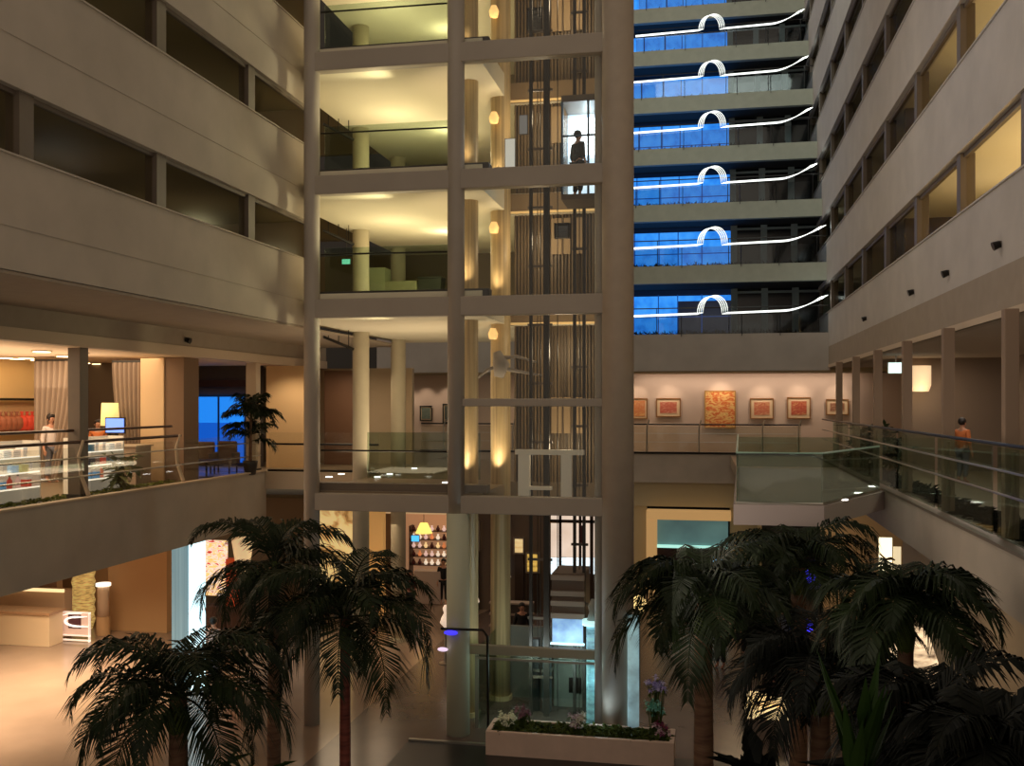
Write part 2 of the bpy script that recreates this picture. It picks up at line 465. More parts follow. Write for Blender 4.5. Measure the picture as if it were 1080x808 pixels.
struct('wall_back', MB().box(-26, XL - 0.4, 46, 46.3, 3.3, 26), dark_frame)
# gallery on the mezzanine, back side
struct('floor', MB().box(-26, 9, YG, 44, -0.5, 0), gal_floor)
struct('trim_7', MB().box(-12, XMR, YG - 0.15, YG, -1.15, 0.02), wall_mat)
struct('trim_7', MB().box(-12, XMR, YG - 0.18, YG + 0.1, 0.02, 0.1), rail_dark)
struct('trim_8', MB().box(-12, XMR + 3, YG + 0.1, YG + 0.3, -2.15, -1.15), mat('fascia_ochre', (0.70, 0.65, 0.53), 0.8))
struct('wall_back', MB().box(-14, 9, 43.6, 43.9, -0.4, 3.6), mat('gallery_wall', (0.86, 0.76, 0.68), 0.85))
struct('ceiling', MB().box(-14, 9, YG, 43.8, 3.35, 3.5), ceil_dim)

# ------------------------------------------------------------------ ground floor back walls
GW = 41.4
struct('wall_back', MB().box(-26, -5.0, GW + 1, GW + 1.3, G, -2.1), mat('ground_wall', (0.72, 0.60, 0.46), 0.8))
struct('wall_back', MB().box(AtY(662, 0, GW).x, AtY(682, 0, GW).x, GW, GW + 0.3, G, -2.1), mat('ground_ochre', (0.72, 0.66, 0.52), 0.8))
struct('wall_back', MB().box(AtY(770, 0, GW).x, AtY(802, 0, GW).x, GW, GW + 0.3, G, -2.1), MATS['ground_ochre'])
struct('wall_back', MB().box(-5.0, 9, 46, 46.3, G, -2.1), mat('ground_dark', (0.10, 0.09, 0.09), 0.6))
struct('wall_back', MB().box(AtY(866, 0, 38).x, 9, 38, 38.3, G, -0.5), mat('ground_orange', (0.86, 0.74, 0.58), 0.8))
struct('ceiling', MB().box(-26, 9, GW + 0.3, 46, -2.15, -2.0), ceil_dim)

# ------------------------------------------------------------------ lift tower
TY = 22.5
xl, xm, xr = -9.28, -5.72, -1.98
tower = thing('elevator_tower', 'tall white framed glass elevator tower rising through the atrium, beside the left wall', 'elevator tower', (xm, TY, G))
ZT = 14.6
obj('column', MB().cyl(xl, TY, G, ZT, 0.19, 24), tower_mat, tower, True)
obj('column', MB().cyl(xm, TY, -0.46, ZT, 0.20, 24), tower_mat, tower, True)
obj('column', MB().cyl(xm + 0.05, TY, G, -0.46, 0.27, 28), mat('column_pale_green', (0.76, 0.77, 0.68), 0.5), tower, True)
obj('column', MB().cyl(xr + 0.02, TY, G, ZT, 0.36, 32), mat('tower_tan', (0.68, 0.625, 0.56), 0.6, noise=0.05), tower, True)
obj('column', MB().cyl(xr - 0.42, TY + 0.3, G, ZT, 0.12, 20), tower_mat, tower, True)
for k in range(0, 4):
    zb = 4.12 + 2.94 * k
    obj('beam', MB().box(xl, xr, TY - 0.14, TY + 0.14, zb, zb + 0.45), tower_mat, tower, bevel=0.02)
    sl = MB().prism([(xl - 0.1, TY + 0.1), (xm + 0.6, TY + 0.1), (xm + 0.6, 32.5), (xl - 0.9, 32.5), (xl - 0.9, 24.4)], zb + 0.02, zb + 0.6) if True else MB().box(xl - 0.4, xm + 0.6, TY + 0.1, 32.5, zb + 0.02, zb + 0.6)
    sl.prism([(xm + 0.6, 26.0), (-2.75, 26.0), (-3.3, 32.5), (xm + 0.6, 32.5)], zb + 0.02, zb + 0.6)
    struct('ceiling', sl, ceil_mat)
    obj('ledge', MB().box(xl, xm + 0.75, TY + 0.15, TY + 0.5, zb + 0.45, zb + 0.66), dark_frame, tower, bevel=0.03)
obj('beam', MB().box(xl, xr, TY - 0.14, TY + 0.14, -0.46, -0.05), tower_mat, tower, bevel=0.02)
obj('beam', MB().box(xm, xr, TY - 0.1, TY + 0.1, 2.02, 2.2), tower_mat, tower, bevel=0.02)
struct('floor', MB().box(xl - 0.1, xm + 0.6, TY + 0.1, LY1, -0.45, 0.0), gal_floor)
struct('floor', MB().prism([(xm + 0.6, 26.0), (-2.75, 26.0), (-3.5, 36), (xm + 0.6, 36)], -0.46, 0.0), gal_floor)
struct('floor', MB().box(XL - 0.1, xm + 0.6, LY1, 36, -0.46, 0.0), gal_floor)
obj('beam', MB().box(xl, xm + 0.7, TY + 0.15, TY + 0.5, -0.02, 0.18), frame_mat, tower)
# front glazing, one pane per bay and storey
zs = [(-0.05, 2.02), (2.2, 4.12)] + [(4.57 + 2.94 * k, 7.06 + 2.94 * k) for k in range(3)]
for a, b in zs:
    obj('glass_pane', MB().box(xm + 0.2, xr - 0.3, TY - 0.01, TY + 0.01, a, b), glass_clear, tower)
for k in range(0, 3):
    obj('glass_pane', MB().box(xl + 0.2, xm - 0.2, TY + 0.32, TY + 0.34, 4.75 + 2.94 * k, 5.85 + 2.94 * k), glass_green, tower)
    obj('handrail', MB().loft([(xl + 0.1, TY + 0.33, 5.70 + 2.94 * k), (xm - 0.3, TY + 0.33, 5.68 + 2.94 * k)], 0.022, 8), rail_dark, tower)
obj('glass_pane', MB().box(xl + 0.2, xm - 0.2, TY + 3.4, TY + 3.42, 0.05, 1.3), glass_green, tower)
obj('handrail', MB().loft([(xl + 0.1, TY + 0.33, 0.95), (xm - 0.3, TY + 0.33, 0.95)], 0.022, 8), rail_dark, tower)

# round columns of the lobby behind the glass, with uplights
def col_thing(x, y, r, label, m=column_mat, z1=15.5, z0=G):
    t = thing('round_column', label, 'column', (x, y, z0))
    obj('shaft', MB().cyl(x, y, z0 + 0.12, z1, r, 28), m, t, True)
    obj('base', MB().cyl(x, y, z0, z0 + 0.12, r + 0.05, 28), m, t)
    return t
col_thing(-9.8, 27.4, 0.24, 'cream round column in the lift lobby, nearer of the two behind the left glass bay')
col_thing(-9.78, 30.9, 0.24, 'cream round column in the lift lobby, farther of the two behind the left glass bay')
pa = AtY(495, 0, 23.9); pb = AtY(528, 0, 25.4)
col_thing(pa.x, pa.y, 0.22, 'gold lit column just right of the middle tower post', gold_mat)
col_thing(pb.x, pb.y, 0.26, 'gold lit column left of the elevator shaft rails', gold_mat)
for k in range(-1, 3):
    zf = 0.15 if k < 0 else 4.75 + 2.94 * k
    for p, pw in ((pa, 80), (pb, 75)):
        spot('uplight', (p.x - 0.05, p.y - 0.62, zf), (p.x, p.y - 0.1, zf + 2.0), pw, WARM, 75)
    # floor uplights washing the lobby ceiling and columns
    if k >= 0:
        area('lobby_wash', (-8.2, 25.8, zf + 0.25), 2.0, 60, YEL, (math.pi, 0, 0), 5.0)
        point('lobby_glow', (-8.4, 26.2, zf + 1.4), 34, YEL, 0.3)
        point('lobby_glow', (-7.4, 28.0, zf + 1.9), 40, YEL, 0.3)
    else:
        area('lobby_wash', (-8.2, 26.5, 0.2), 2.0, 130, (1.0, 0.78, 0.5), (math.pi, 0, 0), 6.0)
        point('lobby_glow', (-7.9, 26.6, 2.6), 22, WARM, 0.3)
# lobby back walls
lobby_back = mat('lobby_back', (0.42, 0.37, 0.27), 0.9)
for k in range(0, 3):
    zf = 4.72 + 2.94 * k
    struct('wall_back', MB().box(xl - 4.5, -3.3, 32.3, 32.5, zf, zf + 2.4), lobby_back)
    struct('wall_left', MB().box(-14.0, -13.8, YE + 0.3, 32.4, zf, zf + 2.4), wall_warm)
    # pale cabinets behind the balustrade
    a = AtY(388, 0, 29.5); b = AtY(408, 0, 29.5); c = AtY(441, 0, 29.5)
    lab = ['first', 'second', 'third'][k]
    t = thing('lobby_counter', 'pale green grey counter with a lower wing in the %s upper lift lobby' % lab, 'counter', (b.x, 29.5, zf))
    obj('tall_cabinet', MB().box(a.x, b.x, 29.3, 29.9, zf, zf + 1.55), mat('cabinet_pale', (0.62, 0.64, 0.50), 0.6), t, bevel=0.01)
    obj('low_cabinet', MB().box(b.x, c.x, 29.3, 29.9, zf, zf + 1.12), mat('cabinet_low', (0.58, 0.58, 0.44), 0.6), t, bevel=0.01)
    d = AtY(466, 0, 29.5)
    t = tag(obj('dark_cabinet', MB().box(c.x + 0.03, d.x, 29.4, 29.9, zf, zf + 1.2).box(c.x - 0.0, d.x + 0.03, 29.35, 29.95, zf + 1.2, zf + 1.24), mat('cabinet_dark', (0.16, 0.17, 0.11), 0.5), bevel=0.01),
            'low dark cabinet beside the pale counter in the %s upper lift lobby' % lab, 'cabinet')
    # stair rail at the left
    st = thing('stair_handrail', 'dark sloping stair handrail at the left of the %s upper lift lobby' % lab, 'handrail', (-10.6, 27, zf))
    obj('rail', MB().loft([AtY(341, 243, 26.0) + Vector((0, 0, 2.94 * (k - 1))), AtY(373, 258, 26.6) + Vector((0, 0, 2.94 * (k - 1)))], 0.04, 8), rail_dark, st)
    for q in range(3):
        s = (q + 0.5) / 3
        pp = AtY(341, 243, 26.0) * (1 - s) + AtY(373, 258, 26.6) * s + Vector((0, 0, 2.94 * (k - 1)))
        obj('baluster', MB().loft([pp, (pp.x, pp.y, zf)], 0.012, 6), rail_dark, st)

# small green exit sign in the lobby
p = AtY(365, 276, 26.9)
t = thing('exit_sign', 'small green lit exit sign on the left column of the lift lobby', 'sign', (p.x, p.y, p.z - 0.08))
obj('housing', MB().box(p.x - 0.13, p.x + 0.13, p.y, p.y + 0.06, p.z - 0.08, p.z + 0.08), dark_frame, t)
obj('lit_face', MB().box(p.x - 0.12, p.x + 0.12, p.y - 0.01, p.y, p.z - 0.07, p.z + 0.07), mat('exit_green', (0.45, 0.85, 0.72), em=0.9), t)
obj('hanger', MB().box(p.x - 0.01, p.x + 0.01, p.y + 0.02, p.y + 0.04, p.z + 0.08, 7.07), dark_frame, t)

# shaft: ribbed back wall, guide rails, brackets
sy = 25.9
sx0, sx1 = AtY(541, 0, sy).x, AtY(634, 0, sy).x
shaft = thing('elevator_shaft', 'open elevator shaft with dark guide rails and bronze ribbed back wall', 'elevator shaft', ((sx0 + sx1) / 2, sy, G))
tanp = mat('tan_panel', (0.66, 0.56, 0.42), 0.6)
obj('back_wall', MB().box(sx0, sx1, sy + 0.2, sy + 0.4, 0.0, 15), brown_rib, shaft)
rb = MB()
for i in range(26):
    x = sx0 + (sx1 - sx0) * (i + 0.5) / 26
    rb.box(x - 0.022, x + 0.022, sy + 0.12, sy + 0.2, 0.0, 15)
obj('rib', rb, brown_rib, shaft)
for a, b in ((581, 592), (594, 601), (607, 615)):
    for k in range(-1, 4):
        zf = 0.0 if k < 0 else 4.72 + 2.94 * k
        x0, x1 = AtY(a, 0, sy).x, AtY(b, 0, sy).x
        obj('tan_panel', MB().box(x0, x1, sy + 0.08, sy + 0.12, zf + 1.3, zf + 2.25), tanp, shaft)
for k in range(-1, 4):
    zf = 4.18 + 2.94 * k
    if k < 0: continue
    obj('landing_edge', MB().box(AtY(517, 0, sy).x, sx1 + 0.1, sy - 0.05, sy + 0.12, zf, zf + 0.5), mat('landing_tan', (0.55, 0.46, 0.34), 0.6), shaft)
    obj('landing_light', MB().box(AtY(517, 0, sy).x, sx1, sy - 0.07, sy - 0.05, zf - 0.02, zf + 0.04), mat('landing_glow', (0.85, 0.70, 0.45), em=0.55), shaft)
for px in (560, 575, 578, 606, 616):
    x = AtY(px, 0, 24.2).x
    obj('guide_rail', MB().box(x - 0.035, x + 0.035, 24.15, 24.27, G, 15), dark_frame, shaft)
br = MB()
for k in range(0, 14):
    z = G + 0.9 + 1.45 * k
    br.box(AtY(556, 0, 24.2).x, AtY(582, 0, 24.2).x, 24.25, 24.3, z, z + 0.06)
    br.box(AtY(602, 0, 24.2).x, AtY(620, 0, 24.2).x, 24.25, 24.3, z + 0.4, z + 0.46)
obj('rail_bracket', br, frame_mat, shaft)
cb = MB()
for px in (567, 570, 588, 611):
    x = AtY(px, 0, 24.6).x
    cb.loft([(x, 24.6, G), (x, 24.6, 15)], 0.012, 5)
obj('hoist_cable', cb, dark_frame, shaft)
# counterweight and door operator boxes
for px0, px1, py0, py1, k in ((556, 573, 10, 32, 1), (585, 601, 236, 251, 2)):
    a = AtY(px0, py0, 24.8); b = AtY(px1, py1, 24.8)
    t = thing('counterweight' if k == 1 else 'pulley_block', 'grey steel counterweight high in the elevator shaft' if k == 1 else 'dark pulley block hanging in the elevator shaft', 'machinery', ((a.x + b.x) / 2, 24.8, b.z))
    obj('frame', MB().box(a.x, a.x + 0.04, 24.7, 24.9, b.z, a.z).box(b.x - 0.04, b.x, 24.7, 24.9, b.z, a.z).box(a.x, b.x, 24.7, 24.9, a.z - 0.05, a.z), dark_frame, t)
    wb = MB()
    for i in range(5):
        z = b.z + (a.z - b.z - 0.06) * i / 5
        wb.box(a.x + 0.04, b.x - 0.04, 24.72, 24.88, z, z + (a.z - b.z) / 5 * 0.8)
    obj('weight_slab', wb, mat('grey_steel', (0.40, 0.40, 0.40), 0.5), t)
point('shaft_glow', (AtY(590, 0, 24).x, 24.9, 12.2), 30, WARM, 0.2)
point('shaft_glow', (AtY(560, 0, 24).x, 24.9, 9.3), 30, WARM, 0.2)
point('shaft_glow', (AtY(560, 0, 24).x, 24.9, 6.2), 30, WARM, 0.2)
point('shaft_glow', (AtY(590, 0, 24).x, 24.9, 3.4), 30, WARM, 0.2)
point('shaft_glow', (AtY(590, 0, 24).x, 24.9, 1.0), 30, WARM, 0.2)

# lit elevator car with a person
def elevator_car(px0, px1, z0, z1, y0, y1, label, glow, gp):
    x0, x1 = AtY(px0, 0, y0).x, AtY(px1, 0, y0).x
    t = thing('elevator_car', label, 'elevator', ((x0 + x1) / 2, y0, z0))
    obj('floor_pan', MB().box(x0, x1, y0, y1, z0 - 0.12, z0), frame_mat, t)
    obj('roof', MB().box(x0, x1, y0, y1, z1, z1 + 0.15), frame_mat, t)
    obj('back_panel', MB().box(x0, x1, y1 - 0.05, y1, z0, z1), glow, t)
    obj('side_panel', MB().box(x0, x0 + 0.03, y0, y1, z0, z1), glass_clear, t)
    fr = MB()
    for x in (x0 + 0.02, x0 + (x1 - x0) * 0.62, x1 - 0.02): fr.box(x - 0.025, x + 0.025, y0 - 0.02, y0 + 0.03, z0, z1)
    fr.box(x0, x1, y0 - 0.02, y0 + 0.03, z0 + (z1 - z0) * 0.62, z0 + (z1 - z0) * 0.62 + 0.04)
    obj('window_frame', fr, mat('car_frame', (0.30, 0.36, 0.42), 0.4, 0.5), t)
    obj('window_glass', MB().box(x0, x1, y0, y0 + 0.01, z0, z1), glass_clear, t)
    obj('handrail', MB().loft([(x0 + 0.05, y1 - 0.15, z0 + 0.9), (x1 - 0.05, y1 - 0.15, z0 + 0.9)], 0.02, 6), rail_dark, t)
    return x0, x1, t
cool_panel = ramp_mat('cool_panel', [(0.60, 0.76, 0.92), (0.92, 0.98, 1.0)], nscale=1.2, em=1.2)
x0, x1, CAR = elevator_car(592, 638, 6.95, 9.1, 22.95, 24.1, 'glass elevator car glowing cool white, stopped high in the tower', cool_panel, 20)
point('car_light', ((x0 + x1) / 2, 23.9, 8.9), 14, COOL, 0.1)
bright = mat('ceiling_light_white', (0.95, 0.98, 1.0), em=4.0)
obj('light_panel', MB().box(x0 + 0.05, x1 - 0.05, 23.97, 24.02, 8.1, 9.0), bright, CAR)

# ------------------------------------------------------------------ people
def person(loc, rz, label, shirt, trousers, hair=hair_mat, h=1.68, seated=False, pose=0, group=None, arm=0):
    """One continuous skinned body with face, hands, shirt, trousers and hair on top."""
    t = thing('person', label, 'person', loc, group)
    t.rotation_euler = (0, 0, rz); t.scale = (h / 1.7,) * 3
    hip = 0.92; dz = 0
    if seated: dz = -0.42
    V = []; E = []; R = []
    def v(x, y, z, r, par=None):
        V.append((x, y, z)); R.append(r)
        if par is not None: E.append((par, len(V) - 1))
        return len(V) - 1
    pel = v(0, 0, hip + dz, 0.125)
    wa = v(0, 0, 1.08 + dz, 0.115, pel); ch = v(0, -0.01, 1.27 + dz, 0.135, wa); sh = v(0, 0, 1.42 + dz, 0.085, ch)
    nk = v(0, 0, 1.50 + dz, 0.05, sh); hd0 = v(0, -0.015, 1.565 + dz, 0.075, nk); hd = v(0, -0.02, 1.63 + dz, 0.092, hd0); top = v(0, -0.01, 1.69 + dz, 0.065, hd)
    arms = {}
    for sgn in (-1, 1):
        s = v(0.17 * sgn, 0, 1.40 + dz, 0.055, sh)
        if arm == 0 or sgn < 0:
            e = v(0.23 * sgn, 0.02, 1.12 + dz, 0.042, s); wr = v(0.24 * sgn, -0.06, 0.88 + dz, 0.03, e); ha = v(0.24 * sgn, -0.09, 0.80 + dz, 0.033, wr)
            fd = Vector((0, -0.25, -1))
        else:
            e = v(0.25 * sgn, -0.05, 1.14 + dz, 0.042, s); wr = v(0.18 * sgn, -0.27, 1.24 + dz, 0.03, e); ha = v(0.15 * sgn, -0.34, 1.28 + dz, 0.033, wr)
            fd = Vector((-0.3 * sgn, -0.8, 0.4))
        fd.normalize(); hp = Vector(V[ha])
        for q in range(4):
            o = Vector((0.0, 0.0, 0.0)) + Vector((0.018 * (q - 1.5) * sgn * 0.3, 0.019 * (q - 1.5), 0.0))
            L = (0.06, 0.075, 0.07, 0.055)[q]
            f0 = v(*(hp + o + fd * 0.04), 0.010, ha); v(*(hp + o + fd * (0.04 + L)), 0.008, f0)
        th = v(*(hp + Vector((-0.01 * sgn, -0.045, 0.0)) + fd * 0.01), 0.011, ha); v(*(hp + Vector((-0.012 * sgn, -0.06, 0)) + fd * 0.045), 0.009, th)
        arms[sgn] = (s, e, wr)
    legs = {}
    for sgn in (-1, 1):
        hp_ = v(0.09 * sgn, 0, 0.86 + dz, 0.095, pel)
        if seated:
            kn = v(0.11 * sgn, -0.42, 0.50, 0.062, hp_); an = v(0.11 * sgn, -0.42, 0.09, 0.04, kn)
        else:
            kn = v(0.10 * sgn, -0.03 - 0.05 * pose * sgn, 0.48, 0.062, hp_); an = v(0.10 * sgn, 0.03 + 0.12 * pose * sgn, 0.09, 0.04, kn)
        ax = V[an]
        v(ax[0], ax[1] - 0.09, 0.04, 0.04, an); v(ax[0], ax[1] - 0.17, 0.03, 0.03, len(V) - 1)
        legs[sgn] = (hp_, kn, an)
    def skinned(name, verts, edges, rads, m):
        me = bpy.data.meshes.new(name); me.from_pydata(verts, edges, []); me.update()
        o = bpy.data.objects.new(name, me); C.objects.link(o); o.parent = t
        sk = o.modifiers.new('skin', 'SKIN'); sk.use_smooth_shade = True
        for i, r in enumerate(rads): me.skin_vertices[0].data[i].radius = (r, r)
        me.skin_vertices[0].data[0].use_root = True
        sb = o.modifiers.new('sub', 'SUBSURF'); sb.levels = 1; sb.render_levels = 1
        me.materials.append(m)
        return o
    skinned('body', V, E, R, skin_mat)
    # shirt
    sv = [V[wa], V[ch], V[sh]]; sr = [0.15, 0.165, 0.11]; se = [(0, 1), (1, 2)]
    sv.insert(0, (0, 0, hip - 0.03 + dz)); sr.insert(0, 0.15); se = [(0, 1), (1, 2), (2, 3)]
    for sgn in (-1, 1):
        a, b, c = arms[sgn]
        n = len(sv); sv += [V[a], V[b], tuple(Vector(V[b]).lerp(Vector(V[c]), 0.45))]; sr += [0.075, 0.06, 0.05]
        se += [(3, n), (n, n + 1), (n + 1, n + 2)]
    skinned('shirt', sv, se, sr, shirt)
    tv = [(0, 0, hip + 0.02 + dz)]; tr = [0.145]; te = []
    for sgn in (-1, 1):
        a, b, c = legs[sgn]
        n = len(tv); tv += [V[a], V[b], tuple(Vector(V[b]).lerp(Vector(V[c]), 0.85))]; tr += [0.11, 0.082, 0.065]
        te += [(0, n), (n, n + 1), (n + 1, n + 2)]
    skinned('trousers', tv, te, tr, trousers)
    hz = 1.64 + dz
    hb = MB().ball((0, 0.012, hz + 0.025), 0.108, 0.98, 1.05, 1.02, 3)
    for vv in list(hb.bm.verts):
        if vv.co.y < -0.055 and vv.co.z < hz + 0.05: vv.co.y = -0.05 + (vv.co.y + 0.055) * 0.1
    me_off = Vector(loc)
    for vv in hb.bm.verts: vv.co += me_off
    obj('hair', hb, hair, t, True)
    fb = MB()
    fb.ball((0, -0.118, 1.60 + dz), 0.016, 0.8, 1.2, 1.3, 1)
    for sgn in (-1, 1): fb.ball((0.098 * sgn, 0.0, 1.61 + dz), 0.02, 0.5, 1, 1.4, 1)
    for vv in fb.bm.verts: vv.co += me_off
    obj('nose_and_ears', fb, skin_mat, t, True)
    eb = MB()
    for sgn in (-1, 1): eb.ball((0.034 * sgn, -0.104, 1.63 + dz), 0.012, 1.2, 0.6, 0.8, 1)
    eb.ball((0, -0.108, 1.56 + dz), 0.02, 1.3, 0.4, 0.3, 1)
    for vv in eb.bm.verts: vv.co += me_off
    obj('eyes_and_mouth', eb, mat('face_dark', (0.22, 0.12, 0.10), 0.5), t, True)
    return t
dk = mat('cloth_black', (0.05, 0.05, 0.06), 0.8); wh = mat('cloth_white', (0.85, 0.80, 0.78), 0.8)
nv = mat('cloth_navy', (0.16, 0.18, 0.28), 0.8); gy = mat('cloth_grey', (0.42, 0.42, 0.46), 0.8); rd = mat('cloth_red', (0.45, 0.10, 0.10), 0.8)
orange = mat('cloth_orange', (0.75, 0.42, 0.22), 0.8)
p = AtY(611, 0, 23.7)
person((p.x, 23.45, 6.95), 2.4, 'person in dark clothes standing in the lit high elevator car', dk, dk, h=1.55)

# ------------------------------------------------------------------ sconces on the gold column, one per floor
for (px, py, lab) in ((521, 12, 'topmost'), (521, 124, 'second from the top'), (521, 240, 'third from the top'), (520, 352, 'lowest')):
    p = AtY(px, py, 25.0)
    t = thing('wall_lamp', 'small gold glowing wall lamp on the shaft column, %s' % lab, 'lamp', (p.x, p.y, p.z - 0.15), 'wall lamps on the gold column')
    obj('shade', MB().lathe(p.x, p.y, [(0.10, p.z - 0.14), (0.13, p.z), (0.07, p.z + 0.14)], 16), mat('sconce_glow', (0.98, 0.80, 0.50), em=0.8), t, True)
    obj('bracket', MB().box(p.x - 0.03, p.x + 0.03, p.y + 0.08, p.y + 0.32, p.z + 0.1, p.z + 0.16), dark_frame, t)
# pale reflections in the shaft, built as glowing panels
for (a, b, c, d, lab) in ((533, 543, 147, 178, 'tall white glowing reflection panel low beside the shaft rails'), (548, 556, 122, 141, 'small grey white reflection panel beside the shaft rails')):
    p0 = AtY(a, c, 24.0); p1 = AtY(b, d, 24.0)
    t = thing('shaft_reflection', lab, 'sign', (p0.x, 24.0, p1.z))
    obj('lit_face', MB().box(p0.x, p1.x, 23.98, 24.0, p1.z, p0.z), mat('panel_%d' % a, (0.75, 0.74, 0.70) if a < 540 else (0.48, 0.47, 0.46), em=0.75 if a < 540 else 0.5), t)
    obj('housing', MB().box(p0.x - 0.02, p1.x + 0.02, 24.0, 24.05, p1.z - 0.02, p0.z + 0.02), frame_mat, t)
# white sculpture-like figure and portal inside the mezzanine stage of the shaft
p = AtY(528, 395, 24.6)
t = thing('white_sculpture', 'white branching sculpture hanging behind the glass above the mezzanine beam', 'sculpture', (p.x, 24.6, p.z))
sc = MB()
sc.loft([AtY(526, 398, 24.6), AtY(529, 385, 24.6), AtY(524, 371, 24.6)], [0.12, 0.22, 0.10], 10)
obj('trunk', sc, mat('sculpt_white', (0.62, 0.58, 0.54), 0.6), t, True)
sc = MB()
for q in (((529, 385), (514, 390), (503, 400)), ((527, 378), (545, 376), (566, 382)), ((528, 388), (548, 392), (572, 396))):
    sc.loft([AtY(a, b, 24.6) for a, b in q], [0.06, 0.04, 0.02], 8)
obj('branch', sc, MATS['sculpt_white'], t, True)
a = AtY(544, 474, 24.0); b = AtY(616, 480, 24.0)
t = thing('white_portal', 'white table-like portal frame at mezzanine level in the elevator shaft', 'frame', ((a.x + b.x) / 2, 24.0, -0.4))
pm = mat('portal_paint', (0.86, 0.82, 0.74), 0.6, em=0.06)
obj('crossbeam', MB().box(a.x, b.x, 23.9, 24.1, b.z, a.z), pm, t, bevel=0.01)
for q0, q1 in ((547, 559), (592, 603)):
    obj('leg', MB().box(AtY(q0, 0, 24).x, AtY(q1, 0, 24).x, 23.92, 24.08, AtY(0, 522, 24).z - 0.2, b.z), pm, t)
obj('foot_rail', MB().box(AtY(552, 0, 24).x, AtY(582, 0, 24).x, 23.9, 24.1, -0.02, 0.06), pm, t)

# tall pale highlight on the right tower column, modelled as a collared tube
p = AtY(661, 0, 22.9)
t = thing('column_highlight', 'pale grey vertical highlight built as a tube with collars beside the right tower column', 'highlight_tube', (p.x, 22.9, 4.2))
obj('highlight_tube', MB().cyl(p.x, 22.9, 4.2, 8.6, 0.12, 16), mat('highlight_pale', (0.72, 0.76, 0.76), 0.35, 0.3), t, True)
for z in (6.05, 6.37):
    obj('collar', MB().cyl(p.x, 22.9, z, z + 0.07, 0.16, 16), steel, t)

# ------------------------------------------------------------------ ambient and accent lights for big surfaces
area('right_wall_wash', (-0.6, 19, 9), 3.0, 120, (0.93, 0.90, 0.88), (0, -math.radians(90), 0), 16)
for k in (0, 1):
    for y in (11, 15.5, 19.0, 22.5):
        area('corridor_light', (6.9, y, 5.0 + H * k), 1.6, (85 if k == 0 else 50) * (0.6 if y > 20 else 1), (1.0, 0.74, 0.40), (math.pi, 0, 0), 2.5)
for y in (9, 13, 17, 21):
    area('corridor_light', (-12.2, y, 5.1), 1.0, 3.0, (1.0, 0.8, 0.5), (math.pi, 0, 0), 1.0)
    area('corridor_light', (-12.2, y, 5.1 + H), 1.0, 3.0, (1.0, 0.85, 0.55), (math.pi, 0, 0), 1.0)
# light spilling from the lobby onto the end of the left wall
for k in range(0, 4):
    spot('lobby_spill', (-7.3, 23.4, 4.9 + 2.94 * k - 1.2), (-9.9, 20.6, 5.2 + 2.94 * k - 1.2), 120, (0.98, 0.88, 0.52), 80, 0.5, 0.2)
area('terrace_wash', (1, 34, 22), 8, 300, (0.86, 1.0, 0.90), (math.radians(60), 0, 0), 4)

# ================================================================== LEFT MEZZANINE
RX = XML - 0.12
# glass balustrade in bays between posts along the slab edge
lb = thing('glass_balustrade', 'long glass balustrade with dark wooden handrails along the left mezzanine edge', 'balustrade', (RX, 18, 0.07))
ys = [8.0, 11.7, 15.5, 19.5, 23.5, LY1 - 0.2]
for i in range(len(ys) - 1):
    obj('glass_panel', MB().box(RX - 0.01, RX + 0.01, ys[i] + 0.12, ys[i+1] - 0.12, 0.1, 1.15), glass_clear, lb)
for z, r, m, dx in ((1.50, 0.03, rail_wood, -0.25), (1.26, 0.035, rail_wood, 0.0), (0.92, 0.018, steel, 0.03), (0.52, 0.018, steel, 0.03)):
    obj('handrail' if r > 0.02 else 'steel_rail', MB().loft([(RX + dx, 8, z), (RX + dx, (23.4 if r > 0.02 else LY1 - 0.2), z)], r, 8), m, lb)
for y in (11.7, 15.5, 19.5, 23.5):
    obj('bracket', MB().loft([(RX + 0.02, y, 0.1), (RX - 0.06, y - 0.15, 0.55), (RX, y - 0.32, 0.95), (RX + 0.1, y - 0.3, 1.3)], [0.05, 0.04, 0.035, 0.03], 8), trim_pale, lb)
for y, w, m, lab in ((15.5, 0.11, frame_mat, 'bronze square mezzanine post nearest the left picture edge'), (19.5, 0.15, frame_mat, 'bronze square mezzanine post between the shop and the curtain'), (LY1 - 0.15, 0.16, trim_pale, 'pale post at the far corner of the left mezzanine edge')):
    t = thing('support_post', lab, 'post', (XML - 0.35, y, 0))
    obj('shaft', MB().box(XML - 0.35 - w, XML - 0.35 + w, y - w, y + w, 0, 3.3), m, t, bevel=0.01)
    obj('base', MB().box(XML - 0.37 - w, XML - 0.33 + w, y - w - 0.02, y + w + 0.02, 0, 0.12), dark_frame, t)
struct('ceiling', MB().box(-26, XML - 0.26, YB, 33, 3.33, 3.40), mat('shop_ceiling', (0.92, 0.82, 0.70), 0.9))
area('shop_ceiling_fill', (-16.4, 19, 2.5), 3.5, 110, (1.0, 0.78, 0.55), (math.pi, 0, 0), 9)  # unseen fill added to brighten the shop ceiling
